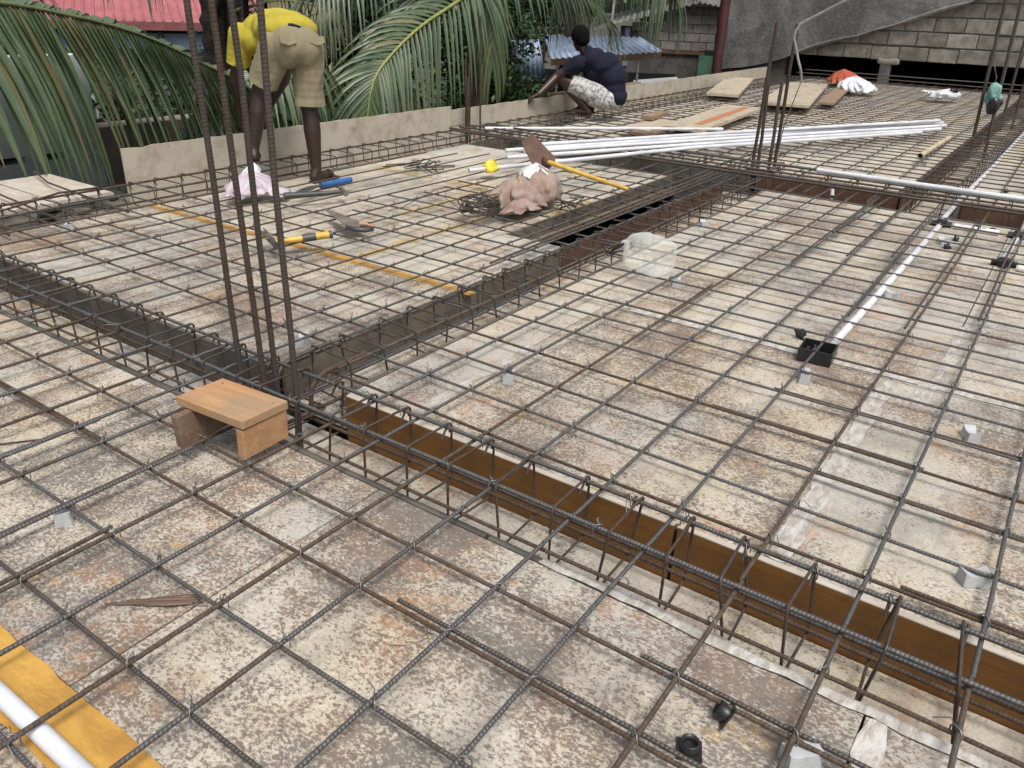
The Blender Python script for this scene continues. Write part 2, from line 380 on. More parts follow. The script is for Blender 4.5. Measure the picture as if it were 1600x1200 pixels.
def mat_clear():
    m, nt, b = new_mat('cloudy_clear_plastic'); g = N(nt)
    b.inputs['Base Color'].default_value = (.86, .88, .84, 1); b.inputs['Roughness'].default_value = .22
    b.inputs['Transmission Weight'].default_value = .8; b.inputs['IOR'].default_value = 1.18
    tr = g.n('ShaderNodeBsdfTransparent'); df = g.n('ShaderNodeBsdfPrincipled'); df.inputs['Base Color'].default_value = (.80, .82, .78, 1); df.inputs['Roughness'].default_value = .25
    n1 = g.noise(g.pos(obj=True), 6, 3, .5); lw = g.n('ShaderNodeLayerWeight'); lw.inputs[0].default_value = .45; k = g.math('ADD', g.map(n1, .35, .75, .08, .18), g.math('MULTIPLY', lw.outputs['Facing'], .42), True)
    mx = g.n('ShaderNodeMixShader'); g.L(k, mx.inputs[0]); g.L(tr.outputs[0], mx.inputs[1]); g.L(df.outputs[0], mx.inputs[2])
    g.L(mx.outputs[0], nt.nodes['Material Output'].inputs['Surface']); return m
M['clear'] = mat_clear()

# ================================================================== SETTING
g_ = MB(); g_.face([(-300, -300, -3.2), (300, -300, -3.2), (300, 300, -3.2), (-300, 300, -3.2)])
tag(g_.build('ground', M['soil']), kind='structure')

lw_ = empty('light_blocking_walls', (7.5, 1.3, -3.2), kind='structure', label='unseen walls added to keep the space below the deck dark')  # unseen enclosure, added to shut daylight out from under the deck
for nm, c, d in [('wall', (7.5, 4.55, -1.75), (17, .15, 2.9)), ('wall', (7.5, -2.0, -1.75), (17, .15, 2.9)), ('wall', (-.95, 1.3, -1.75), (.15, 6.5, 2.9)), ('wall', (15.9, 1.3, -1.75), (.15, 6.5, 2.9))]:
    m_ = MB(); m_.box(Vector(c) - Vector(lw_.location), d); m_.build(nm, M['conc_dark'], lw_)
# ------------------------------------------------------------------ formwork deck
deck = empty('formwork_deck', kind='structure', label='plywood formwork deck spread under the reinforcement grid')
GAP = .0025
def sheet(x0, x1, y0, y1, amt, z=0, dz=0):
    m = MB(); w, h = x1 - x0 - 2 * GAP, y1 - y0 - 2 * GAP
    m.box((0, 0, 0), (w, h, .018)); o = m.build('plywood_sheet', M['deck'], deck)
    o.location = ((x0 + x1) / 2, (y0 + y1) / 2, z - .009 + dz); o.color = (amt, amt, amt, 1); return o
for y0, y1, a in [(-1.4, .03, .95), (.03, 1.25, 1.), (1.25, 2.47, 1.), (2.47, 3.6, .85), (3.6, 4.38, .7)]:
    sheet(.43, 1.255, y0, y1, a, dz=U_(-.001, 0)); sheet(-1., .43, y0, y1, a * .9, dz=U_(-.001, 0))
for y0, y1, a in [(-1.2, .31, .72), (.31, 1.46, .86), (1.46, 1.713, .5)]: sheet(1.595, 2.89, y0, y1, a, dz=U_(-.001, 0))
for y0, y1, a in [(-1.3, .18, .5), (.18, 1.4, .55), (1.4, 1.713, .5)]:
    sheet(2.89, 5.3, y0, y1, a, dz=U_(-.001, 0)); sheet(5.3, 5.66, y0, y1, a, dz=U_(-.001, 0))
sheet(1.595, 2.62, 2.042, 3.22, .9); sheet(1.595, 2.62, 3.22, 4.38, .85)
sheet(2.62, 3.5, 2.042, 2.74, .3); sheet(3.5, 4.36, 2.44, 2.74, .3); sheet(2.62, 4.36, 2.74, 3.15, .45); sheet(2.62, 4.36, 3.15, 4.38, .5)
sheet(4.36, 5.66, 2.44, 3.2, .2); sheet(4.36, 5.66, 3.2, 4.38, .22)
x = 6.34
while x < 16:
    x1 = min(x + 2.44, 16.02)
    for y0, y1 in [(.94, 2.1), (2.1, 3.28), (3.28, 4.38)]: sheet(x, x1, y0, y1, U_(.15, .42), dz=U_(-.002, 0))
    for y0, y1 in [(-1.9, -.66), (-.66, .53)]: sheet(x, x1, y0, y1, U_(.15, .42), dz=U_(-.002, 0))
    x = x1
def board(name, x0, x1, y0, y1, z0, z1, mat, bev=.001):
    return box_obj(name, ((x0 + x1) / 2, (y0 + y1) / 2, (z0 + z1) / 2), (x1 - x0, y1 - y0, z1 - z0), mat, deck, bevel=bev)
ZB = -.165
# beam trench nearest the camera (along Y) and the others
for ya, yb in [(-1.4, .55), (.56, 1.70)]: board('side_board', 1.576, 1.594, ya, yb, ZB, .001, M['brown_board']); board('board_edge', 1.5755, 1.594, ya, yb, .0012, .0042, M['old_plank_y'], 0)
for ya, yb in [(2.05, 3.2), (3.21, 4.36)]: board('side_board', 1.576, 1.594, ya, yb, ZB, .002, M['grey_board_y'])
for ya, yb in [(-1.4, .9), (.91, 2.6), (2.61, 4.36)]: board('side_board', 1.256, 1.274, ya, yb, ZB, .001, M['grey_board_y'])
for ya, yb in [(-1.4, .4), (.4, 1.72), (1.72, 3.1), (3.1, 4.36)]:
    o = sheet(1.274, 1.576, ya, yb, .45, z=ZB + .003)
# main beam trench along X
for xa, xb, mt in [(1.6, 2.7, 'grey_board'), (2.71, 3.42, 'grey_board'), (3.43, 4.6, 'red_board'), (4.61, 5.66, 'red_board')]:
    board('side_board', xa, xb, 2.022, 2.040, -.2, .003 if mt == 'grey_board' else .012, M[mt])
for xa, xb in [(1.6, 3.6), (3.61, 5.66)]: board('side_board', xa, xb, 1.715, 1.733, -.2, .001, M['grey_board'])
sheet(1.6, 3.4, 1.735, 2.02, .6, z=-.125)
sheet(3.4, 5.66, 1.735, 2.02, .8, z=-.105)
# opening left beside the main beam: far edge board, joist and ledger
board('edge_board', 3.5, 5.66, 2.421, 2.439, -.12, .001, M['grey_board'])
board('joist', 3.1, 5.7, 2.385, 2.4205, -.118, -.078, M['timber'], .003)
board('joist', 3.2, 5.7, 2.06, 2.12, -.5, -.40, M['stool_dark'], .004)
board('edge_board', 3.485, 3.503, 2.045, 2.42, -.15, -.019, M['grey_board_y'])
# cross beam trench along Y
for ya, yb, mt in [(-1.9, .53, 'red_board'), (.95, 2.0, 'red_board'), (2.05, 3.3, 'grey_board_y'), (3.31, 4.36, 'grey_board_y')]:
    board('side_board', 6.32, 6.338, ya, yb, -.2, .002, M[mt])
for ya, yb in [(-1.9, .5), (.51, 1.7), (2.05, 4.36)]: board('side_board', 5.661, 5.679, ya, yb, -.2, .001, M['grey_board_y'])
for ya, yb in [(-1.9, .7), (.7, 2.), (2., 3.3), (3.3, 4.36)]: sheet(5.68, 6.32, ya, yb, .7, z=-.19)
# right-hand beam trench along X
for xa, xb in [(6.34, 9.), (9.01, 12.), (12.01, 16.)]:
    board('side_board', xa, xb, .921, .939, -.2, .002, M['red_board']); board('side_board', xa, xb, .531, .549, -.2, .001, M['grey_board'])
    sheet(xa, xb, .55, .92, .6, z=-.19)
# edge beam trench along X
x = -1.
while x < 16:
    x1 = min(x + 2.44, 16); sheet(x, x1, 4.40, 4.83, .6, z=-.13); board('side_board', x + .003, x1 - .003, 4.381, 4.399, -.13, .001, M['grey_board']); x = x1
# tapes over the sheet joints
def tape(x0, x1, y0, y1, mat, z=.0012, wav=.004, n=14):
    "a wrinkled ribbon laid over a joint, its edges uneven"
    along_x = (x1 - x0) > (y1 - y0); rows = []; L = max(x1 - x0, y1 - y0); k = max(4, int(L / .05))
    for i in range(k + 1):
        t = i / k; a, b = U_(-wav, wav), U_(-wav, wav); row = []
        for j in range(5):
            s_ = j / 4
            if along_x: px, py = x0 + (x1 - x0) * t + U_(-.004, .004), (y0 + a) * (1 - s_) + (y1 + b) * s_
            else: px, py = (x0 + a) * (1 - s_) + (x1 + b) * s_, y0 + (y1 - y0) * t + U_(-.004, .004)
            row.append((px, py, z + U_(0, .0016)))
        rows.append(row if along_x else list(reversed(row)))
    m = MB()
    if along_x: rows = [list(r) for r in rows]
    m.quadgrid(rows); 
    for i in range(len(m.f)): m.f[i] = tuple(reversed(m.f[i])) if not along_x else m.f[i]
    return m.build('joint_tape', mat, deck, True)
tape(.318, .432, -.3, 2.6, M['yellow_tape'], z=.0015, wav=.003)
tape(2.585, 2.645, 1.98, 3.0, M['yellow_tape']); tape(2.585, 2.64, 3.02, 4.35, M['yellow_tape'])
tape(2.68, 3.16, 2.70, 2.775, M['yellow_faint'], wav=.008); tape(3.2, 3.72, 2.70, 2.76, M['yellow_faint'], wav=.01); tape(4.0, 4.5, 2.45, 2.53, M['yellow_faint'], wav=.01)
tape(3.45, 4.3, 3.11, 3.185, M['yellow_faint'], wav=.012); tape(4.32, 4.40, 3.2, 3.55, M['yellow_faint'], wav=.01); tape(4.33, 4.40, 3.7, 4.2, M['yellow_faint'], wav=.01)
tape(1.6, 2.86, .285, .338, M['white_tape'], wav=.007); tape(2.87, 2.925, -.5, 1.35, M['white_tape'], wav=.003)
tape(2.72, 2.88, .165, .225, M['white_tape'], wav=.004); tape(1.6, 2.3, 1.44, 1.475, M['white_tape'], wav=.006)
tape(.95, 1.25, -.015, .025, M['white_tape'], wav=.01); tape(1.25, 1.278, -.4, .75, M['white_tape'], z=.0035, wav=.006)
tape(2.9, 3.6, .165, .19, M['white_tape'], wav=.006); tape(.5, .72, 2.33, 2.38, M['white_tape'], wav=.01)

# ------------------------------------------------------------------ edge planks at the far left, outside the edge beam
for i, (xa, w) in enumerate([(.9, .26), (1.165, .28), (1.45, .25), (1.705, .3), (2.01, .3), (2.315, .33)]):
    pass
edge = empty('edge_platform', (2., 5.2, -.01), label='pale plank platform outside the edge beam at the far left', cat='platform')
for xa, w in [(.9, .26), (1.165, .28), (1.45, .25), (1.705, .3), (2.01, .3), (2.315, .36)]:
    box_obj('plank', (xa + w / 2 - 2., U_(-.01, .01) + .02, U_(-.004, .004)), (w - .006, .78 + U_(-.03, .03), .025), M['old_plank_y'], edge, bevel=.002)
for xx in (1.75, 2.05, 2.38):
    m = MB(); m.tube([(xx - 2., -1.0, .04), (xx - 2.02 + .1, 0, .045), (xx - 2. + .18, .36, .05)], .006, 6); m.build('bar', M['bar_rusty'], edge, True)

# edge boards standing along the slab edge
def parapet(name, x0, x1, z0, z1, lab, y=4.85, n=44, seed=1, th=.022):
    rnd = random.Random(seed); rows = []
    m = MB(); top = []
    for i in range(n + 1):
        t = i / n; zz = z1 + rnd.uniform(-.0015, .0015) + (rnd.uniform(-.008, 0) if rnd.random() < .1 else 0); top.append((x0 + (x1 - x0) * t, zz))
    f = [[(a, y, z0) for a, b in top], [(a, y, b) for a, b in top], [(a, y + th, b - rnd.uniform(0, .004)) for a, b in top], [(a, y + th, z0) for a, b in top]]
    m.quadgrid(f); m.face([r[0] for r in f]); m.face([r[-1] for r in reversed(f)])
    for i in range(len(m.f)): m.f[i] = tuple(reversed(m.f[i]))
    return tag(m.build(name, M['parapet']), lab, 'board', 'edge boards along the slab')
parapet('edge_board', 2.78, 6.03, -.13, .245, 'long mortar-stained edge board behind the bending worker', seed=3)
parapet('edge_board', 6.035, 9.42, -.13, .21, 'edge board that the crouching worker holds with his hand', seed=5)
parapet('edge_board', 9.425, 14.9, -.13, .215, 'farthest edge board beside the loose plank', y=4.852, seed=8, n=30)
o = box_obj('batten', (8.9, 4.90, .22), (2.2, .045, .03), M['timber'], bevel=.003); tag(o, 'long thin timber batten on the rim of the far edge board', 'batten')

# ================================================================== REINFORCEMENT
def wob(i, s): return mnoise.noise(Vector((i * 13.7, s, 3.1)))
def bar_path(p0, p1, amp=.006, seg=.22, seed=0, zsag=.002):
    p0, p1 = Vector(p0), Vector(p1); d = p1 - p0; n = max(2, int(d.length / seg)); s = Vector((-d.y, d.x, 0)).normalized(); out = []
    for i in range(n + 1):
        t = i / n; q = p0 + d * t
        w = wob(seed, t * d.length * .9) * amp * 2; q = q + s * w; q.z += wob(seed + .5, t * d.length * 1.7) * zsag; out.append(q)
    return out
SEED = [0]
def bar(root, p0, p1, r=.006, mat='bar', amp=.006, n=8, name='bar'):
    SEED[0] += 1; m = MB(); m.tube(bar_path(p0, p1, amp, seed=SEED[0]), r, n); return m.build(name, M[mat], root, True)
class Ties:
    def __init__(s): s.m = MB()
    def knot(s, x, y, z, big=1.0, rnd=random):
        a = rnd.choice((.78, 2.35)) + rnd.uniform(-.2, .2); c, sn = math.cos(a), math.sin(a); w = .013
        P = [(x - c * w, y - sn * w, z - .016), (x - c * w * 1.05, y - sn * w * 1.05, z), (x - c * w * .5, y - sn * w * .5, z + .0095), (x + c * w * .5, y + sn * w * .5, z + .0095), (x + c * w * 1.05, y + sn * w * 1.05, z), (x + c * w, y + sn * w, z - .016)]
        s.m.tube(P, .0016, 4, False)
        if rnd.random() < .55:     # loop of the twist standing up
            b = rnd.uniform(0, 6.28); h = rnd.uniform(.006, .02); e = rnd.uniform(.006, .012)
            s.m.tube([(x, y, z + .006), (x + math.cos(b) * e, y + math.sin(b) * e, z + .008 + h), (x + math.cos(b + 1.2) * e, y + math.sin(b + 1.2) * e, z + .008 + h * .8), (x + .003, y, z + .006)], .0013, 4, False)
        if rnd.random() < .45:     # loose tail
            b = rnd.uniform(0, 6.28); l = rnd.uniform(.02, .05); dz = rnd.choice((-.02, -.03, .008))
            s.m.tube([(x, y, z + .004), (x + math.cos(b) * l * .5, y + math.sin(b) * l * .5, z + .006), (x + math.cos(b + .3) * l, y + math.sin(b + .3) * l, z + dz)], .0011, 4, False)
    def build(s, root): return tag(s.m.build('tie_wire', M['wire'], root, True), kind='stuff')
ZV, ZU = .033, .0455
# measured positions of the bars: U bars run along X at (y near, y far); V bars run along Y
UY = [(-.55, -.56), (-.33, -.34), (-.11, -.13), (.12, .11), (.34, .33), (.545, .60), (.745, .79), (.985, .98), (1.17, 1.14), (1.385, 1.32), (1.555, 1.51)]
UYL = [(1.75, 1.74), (1.955, 1.95), (2.09, 2.07), (2.25, 2.22), (2.44, 2.42), (2.64, 2.62), (2.84, 2.82), (3.03, 3.02), (3.23, 3.21), (3.43, 3.41), (3.62, 3.61), (3.82, 3.81), (4.02, 4.0), (4.2, 4.19)]
VF = [-.1, .1, .3, .51, .71, .92, 1.09, 1.265]
VP = [1.615, 1.80, 1.995, 2.19, 2.435, 2.645, 2.84, 3.04, 3.25, 3.46, 3.66, 3.87, 4.07, 4.28, 4.49, 4.7, 4.9, 5.11, 5.32, 5.52]
def yat(p, x): return p[0] + (p[1] - p[0]) * max(0, min(1, (x - .6) / 4.)) if x > .6 else p[0]

# mat over the near panel
near = empty('rebar_mat', (.7, 1.2, .04), label='steel rebar grid over the nearest panel, holding up the small wooden stool', cat='rebar grid'); kids = []
tn = Ties()
for i, x in enumerate(VF):
    kids.append(bar(near, (x, -.9, ZV), (x + U_(-.01, .01), 4.3, ZV), .0047, 'bar_rusty' if i % 2 else 'bar', .005))
for i, p in enumerate(UY + UYL):
    big = i in (5, 6, 7, 8)
    kids.append(bar(near, (-.3, p[0], ZU), (1.42, yat(p, 1.42), ZU), .0052, 'bar', .003))
    for x in VF[2:]:
        if p[0] < 3.2: tn.knot(x, p[0], ZU)
for (x, ya, yb) in [(.938, -.2, .90), (1.103, -.3, .42), (.933, 2.0, 3.0)]: kids.append(bar(near, (x, ya, ZV - .001), (x + .004, yb, ZV - .001), .0047, 'bar_rusty', .003))
for (y, xa, xb) in [(1.735, -.2, 1.05), (2.075, .2, .98), (1.572, .3, .72)]: kids.append(bar(near, (xa, y, ZU), (xb, y + .005, ZU), .0051, 'bar', .003))
kids.append(tn.build(near)); rebase(near, kids)

# mat over the right panel
right = empty('rebar_mat', (3.6, .6, .04), label='steel rebar grid over the right-hand panel, around the plastic jug and white conduit', cat='rebar grid'); kids = []
tr_ = Ties()
for i, x in enumerate(VP):
    kids.append(bar(right, (x, -.9, ZV), (x + .01, 1.86, ZV), .0047, 'bar_rusty' if (i * 7) % 3 == 0 else 'bar', .006))
for i, p in enumerate(UY):
    pth = [(1.42, yat(p, 1.42), ZU)] + [(x, yat(p, x), ZU) for x in (2., 2.6, 3.4, 4.6)] + [(5.95, p[1] + U_(-.01, .01), ZU)]
    m = MB(); fine = []
    for a, b in zip(pth[:-1], pth[1:]): fine += bar_path(a, b, .003, seed=SEED[0] + 50)[:-1]
    fine.append(Vector(pth[-1])); SEED[0] += 1
    m.tube(fine, .0051, 8); kids.append(m.build('bar', M['bar'], right, True))
    for x in VP: tr_.knot(x, yat(p, x), ZU)
# lapped second bars
for (y, xa, xb) in [(.615, 4.35, 6.3), (.575, 3.3, 4.6), (.355, 3.3, 5.4), (.13, 3.6, 6.2), (.80, 4.2, 6.3), (1.155, 2.5, 3.3), (.99, 3.9, 5.8)]: kids.append(bar(right, (xa, y, ZU), (xb, y + .01, ZU + .002), .005, 'bar_rusty', .004))
for (x, ya, yb) in [(1.635, -.6, .05), (2.01, -.5, .42), (1.815, -.6, -.3), (2.45, -.2, .6), (2.205, .1, .72)]: kids.append(bar(right, (x, ya, ZV), (x, yb, ZV), .0047, 'bar_rusty', .003))
kids.append(bar(right, (4.6, .98, ZU + .006), (6.6, .86, ZU + .03), .0065, 'bar_rusty', .003))
kids.append(tr_.build(right)); rebase(right, kids)

# mat over the left panel, still being laid at its far side
left = empty('rebar_mat', (3., 3., .04), label='unfinished steel rebar grid over the left panel, with hammers and a saw lying on it', cat='rebar grid'); kids = []
tl = Ties()
VL = VP[:1] + [1.80, 1.985, 2.175, 2.385, 2.60, 2.81] + VP[7:]
for i, x in enumerate(VL[1:]):
    y1 = 4.7 if x < 2.9 else (3.9 if x < 3.1 else (3.42 + U_(-.12, .12) if x < 4.3 else 2.95 + U_(-.1, .15)))
    kids.append(bar(left, (x, 1.86, ZV), (x + U_(-.015, .015), y1, ZV), .0046, 'bar_rusty' if i % 3 == 1 else 'bar', .006))
    for p in UYL:
        if 1.9 < p[0] < y1 - .05: tl.knot(x, yat(p, x), ZU)
ends = [6.35, 6.4, 6.3, 6.2, 5.9, 5.75, 5.6, 5.5, 5.45, 5.42, 5.3, 5.22, 5.05, 4.9]
for i, p in enumerate(UYL):
    if i == 0: continue
    kids.append(bar(left, (1.42, yat(p, 1.42), ZU), (ends[i] if p[0] > 2.5 else 5.95, p[1], ZU), .0049, 'bar', .006))
for (y, xa, xb) in [(2.14, 3.2, 6.5), (2.10, 2.9, 6.4), (2.33, 3.6, 6.2)]: kids.append(bar(left, (xa, y, ZU + .004), (xb, y - .01, ZU + .02), .006, 'bar', .004))
kids.append(tl.build(left)); rebase(left, kids)

# mats over the two far panels
far = empty('rebar_mat', (11, 2.6, .04), label='steel rebar grid over the far panel, in front of the block wall', cat='rebar grid'); kids = []
xs = np.arange(6.4, 16.2, .2)
for i, x in enumerate(xs): kids.append(bar(far, (x, .4, ZV), (x + U_(-.03, .03), 4.6, ZV), .0052, 'bar_rusty' if i % 3 == 0 else 'bar', .008, 6))
for i, y in enumerate(np.arange(1.03, 4.4, .2)): kids.append(bar(far, (5.6, y, ZU), (16.1, y + U_(-.03, .03), ZU), .0052, 'bar_rusty' if i % 2 else 'bar', .01, 6))
tf = Ties()
for x in xs[::1]:
    for y in np.arange(1.03, 4.4, .2):
        if random.random() < .5 and x < 11: tf.knot(x, y, ZU)
m = MB(); m.tube(bar_path((15.7, .2, .1), (15.85, 4.6, .1), .01), .009, 6); kids.append(m.build('bar', M['bar_rusty'], far, True))
m = MB(); m.tube(bar_path((15.95, .2, .16), (16.0, 4.5, .15), .01), .009, 6); kids.append(m.build('bar', M['bar'], far, True))
kids.append(tf.build(far)); rebase(far, kids)
fr = empty('rebar_mat', (10, 0, .04), label='steel rebar grid right of the farther long beam cage, at the right edge', cat='rebar grid'); kids = []
for i, x in enumerate(np.arange(6.4, 16., .2)): kids.append(bar(fr, (x, -1.5, ZV), (x, .4, ZV), .006, 'bar_rusty' if i % 3 == 0 else 'bar', .006, 6))
for y in (-1.3, -1.05, -.8, -.58, -.34, -.1, .12, .34): kids.append(bar(fr, (5.95, y, ZU), (16, y + U_(-.03, .03), ZU), .0062, 'bar', .008, 6))
rebase(fr, kids)

# ------------------------------------------------------------------ beam cages
def hoop(w, h, r=.0036, lean=0, hook=True):
    "closed stirrup in its local XZ plane, rounded corners, hooked ends"
    c = .014; P = []
    for cx, cz, a0 in ((w / 2 - c, h / 2 - c, 0), (-w / 2 + c, h / 2 - c, 90), (-w / 2 + c, -h / 2 + c, 180), (w / 2 - c, -h / 2 + c, 270)):
        for k in range(4):
            a = R(a0 + 30 * k); P.append((cx + c * math.cos(a), lean * (cz + c * math.sin(a)), cz + c * math.sin(a)))
    P.append(P[0]); P.append((P[0][0] - .002, .006, P[0][2] - .02))
    m = MB(); m.tube(P, r, 6)
    if hook: m.tube([(w / 2 - .006, .006, h / 2 - .004), (w / 2 - .035, .007, h / 2 - .045)], r, 6)
    return m.mesh('stirrup', M['stirrup'], True)
def cage(root, axis, c0, c1, a0, a1, zb, zt, step, rlong=.008, bottoms=True, jit=.02, mids=0, tm='bar'):
    "reinforcement cage running along axis between a0..a1, between c0..c1 across"
    w, h = c1 - c0, zt - zb; kinds = [hoop(w, h, lean=l) for l in (-.12, 0, .1, .18)]; kids = []
    a = a0 + .05; i = 0
    while a < a1:
        q = (c0 + c1) / 2; loc = (q, a, (zb + zt) / 2) if axis == 'y' else (a, q, (zb + zt) / 2)
        rz = (0 if axis == 'y' else math.pi / 2) + U_(-.1, .1)
        o = link('stirrup', kinds[random.randrange(4)], root, loc=loc, rot=(0, 0, rz)); kids.append(o); a += step * U_(1 - jit * 4, 1 + jit * 4); i += 1
    def lb(c, z, r, mt):
        p0 = (c, a0, z) if axis == 'y' else (a0, c, z); p1 = (c, a1, z) if axis == 'y' else (a1, c, z)
        kids.append(bar(root, p0, p1, r, mt, .004, name='longitudinal_bar'))
    for c in (c0 + .016, c1 - .016):
        lb(c, zt - .013, rlong, tm)
        if bottoms: lb(c, zb + .013, rlong, 'bar_rusty')
    for k in range(mids): lb(c0 + w * (k + 1) / (mids + 1), zt - .014, rlong, tm)
    t = Ties(); a = a0 + .05
    while a < a1 and a < 8:
        for c in (c0 + .016, c1 - .016):
            if random.random() < .6: t.knot(*((c, a) if axis == 'y' else (a, c)), zt - .012, 1.3)
        a += step
    kids.append(t.build(root)); return kids
b1 = empty('beam_cage', (1.46, 1.8, -.1), label='nearest rebar beam cage in the trench with brown side board, running across the picture', cat='beam cage')
kids = cage(b1, 'y', 1.365, 1.552, -.9, 4.45, -.115, .074, .152, .0058)
kids.append(bar(b1, (1.40, -.9, .034), (1.405, 1.9, .036), .0056, 'bar', .003, name='longitudinal_bar'))
kids.append(bar(b1, (1.30, 1.9, ZB + .03), (1.29, 4.4, ZB + .03), .0065, 'bar_rusty', .003, name='longitudinal_bar'))
rebase(b1, kids)
b2 = empty('beam_cage', (3.8, 1.87, -.1), label='rebar beam cage running from the near column bars away to the middle column bars', cat='beam cage')
kids = cage(b2, 'x', 1.762, 1.965, 1.62, 6.15, -.088, .076, .165, .0058)
for c in (1.785, 1.945):       # top bars hooked down at the column
    m = MB(); m.tube([(1.505, c, -.06), (1.505, c, .01), (1.515, c, .035), (1.535, c, .055), (1.57, c, .066), (1.75, c, .068)], .0085, 8); kids.append(m.build('hooked_end', M['bar_rusty'], b2, True))
for c, z in ((1.80, -.06), (1.90, -.055)): kids.append(bar(b2, (1.33, c, z), (3.0, c, z), .0065, 'bar', .003, name='longitudinal_bar'))
rebase(b2, kids)
b3 = empty('beam_cage', (6., 2., -.1), label='far rebar beam cage crossing the picture through the middle column bars', cat='beam cage')
kids = cage(b3, 'y', 5.80, 6.12, -1.5, 4.7, -.13, .10, .19, .0075, mids=1)
for xx, zz in ((5.72, .085), (6.22, .09)): kids.append(bar(b3, (xx, -1.5, zz), (xx + .02, 4.6, zz), .009, 'bar_rusty', .008, name='longitudinal_bar'))
rebase(b3, kids)
b4 = empty('beam_cage', (11., .73, -.1), label='rust-brown rebar beam cage at upper right, running away to the wall', cat='beam cage')
kids = cage(b4, 'x', .595, .875, 6.2, 16., -.14, .08, .22, .0075, mids=0, tm='bar_rusty'); rebase(b4, kids)
b5 = empty('beam_cage', (8., 4.6, -.05), label='long rebar edge beam cage lying along the edge boards', cat='beam cage')
kids = cage(b5, 'x', 4.46, 4.74, .6, 15.6, -.075, .068, .185, .0068, mids=0, tm='bar_rusty')
m = MB(); m.tube([(1.55, 4.50, .06), (1.9, 4.52, .08), (2.2, 4.56, .11), (2.45, 4.62, .09), (2.5, 4.7, .03)], .006, 6); kids.append(m.build('hooked_end', M['bar_rusty'], b5, True))
rebase(b5, kids)

# ------------------------------------------------------------------ column starter bars
def column(lab, bars, zb=-.16, r=.011, ties=(), box=None):
    cx = sum(b[0][0] for b in bars) / len(bars); cy = sum(b[0][1] for b in bars) / len(bars)
    root = empty('column_bars', (cx, cy, zb), label=lab, cat='column bars', group='upright column starter bars'); kids = []
    for (x0, y0), (x1, y1, z1) in bars:
        k = 8; P = []
        d = -zb / max(.3, z1)
        for i in range(k + 1):
            t = -d + (1 + d) * i / k; P.append((x0 + (x1 - x0) * t + wob(x0 * 7 + y0, i * .7) * .006, y0 + (y1 - y0) * t + wob(x0 * 3 + y0, i * .6) * .006, z1 * t))
        m = MB(); m.tube(P, r, 10); kids.append(m.build('bar', M['col_bar'], root, True))
    if box:
        for z in ties:
            o = link('column_tie', hoop(box[0], box[1]), root, loc=(cx, cy, z), rot=(R(90), 0, U_(-.05, .05))); kids.append(o)
    rebase(root, kids)
column('four tall rust-brown column bars rising behind the small wooden stool', [((1.437, 2.038), (1.424, 2.05, 1.5)), ((1.440, 1.924), (1.418, 1.945, 1.55)), ((1.501, 1.944), (1.49, 1.955, 1.6)), ((1.425, 1.757), (1.427, 1.754, 1.58))], zb=-.15, r=.0095, ties=(-.05,), box=(.2, .3))
column('four column bars at the middle beam crossing, beside the long white pipes', [((6.459, 2.094), (6.462, 2.085, 1.066)), ((6.494, 2.058), (6.487, 2.08, .634)), ((6.341, 1.923), (6.338, 1.934, .668)), ((6.509, 1.932), (6.505, 1.945, 1.059))], r=.0135, ties=(.05, .12), box=(.24, .26))
column('two tall column bars at the right edge with a teal bag between them', [((9.533, .879), (9.53, .953, 1.9)), ((9.51, .743), (9.505, .819, 1.95))], r=.016)
column('farthest two column bars, cut by the right edge of the picture', [((12.151, .855), (12.15, .87, 1.6)), ((12.536, .753), (12.535, .76, 1.5))], r=.016)
column('thin starter bars standing beside the palm leaves at the slab edge', [((6.195, 4.80), (6.192, 4.81, .64)), ((6.237, 4.79), (6.232, 4.80, .61)), ((6.405, 4.79), (6.40, 4.80, 1.0)), ((6.15, 4.75), (6.16, 4.76, .5))], r=.009)
m = MB(); m.tube([(6.47, 1.83, .68), (6.44, 1.84, .75), (6.43, 1.87, .82), (6.43, 1.93, .97), (6.43, 1.925, 1.02), (6.43, 1.90, 1.065), (6.43, 1.84, 1.10), (6.43, 1.68, 1.19), (6.43, 1.45, 1.32)], .0095, 8)
o = tag(m.build('bent_pipe', M['galv'], None, True), 'thin bent galvanised pipe tied to the middle column bars', 'pipe')
m = MB(); m.tube([(6.52, 1.935, 0), (6.47, 1.90, .35), (6.46, 1.84, .62), (6.47, 1.83, .675)], .004, 6); m.build('wire', M['wire'], o, True)

# ================================================================== BUILDINGS AND GARDEN BEHIND
def P_(root, name, x0, x1, y0, y1, z0, z1, mat, bev=0):
    o = box_obj(name, Vector(((x0 + x1) / 2, (y0 + y1) / 2, (z0 + z1) / 2)) - Vector(root.location), (x1 - x0, y1 - y0, z1 - z0), mat, root, bevel=bev); return o
# --- block-walled building closing the far end of the deck
bld = empty('building', (16.1, 3, -3.2), label='block-walled building with sloping grey render and dark gap under its wall', cat='building')
def diag(y): return .40 + (4.72 - y) * .36
rb = random.Random(4); blk = {}
def block_mesh(w, h, d, mat):
    k = (round(w, 2), h, mat.name)
    if k not in blk:
        m = MB(); m.box((0, 0, 0), (d, w - .014, h - .014)); blk[k] = m.mesh('block', mat)
    return blk[k]
row = 0; z = .41
while z < 2.2:
    y = -1.2 + (.23 if row % 2 else 0)
    while y < 5.0:
        w = .462
        if z < diag(y + w / 2) + .3 and not (row == 0 and rb.random() < .0):
            o = link('block', block_mesh(w, .228, .2, M['block']), bld, loc=(16.1 + rb.uniform(-.012, .012) - 16.1, y + w / 2 - 3, z + .114 + 3.2 + (rb.uniform(-.02, .0) if row == 0 else 0)), rot=(rb.uniform(-.01, .01), 0, rb.uniform(-.02, .02)))
            md = o.modifiers.new('bevel', 'BEVEL'); md.width = .012; md.segments = 2
        y += w
    z += .231; row += 1
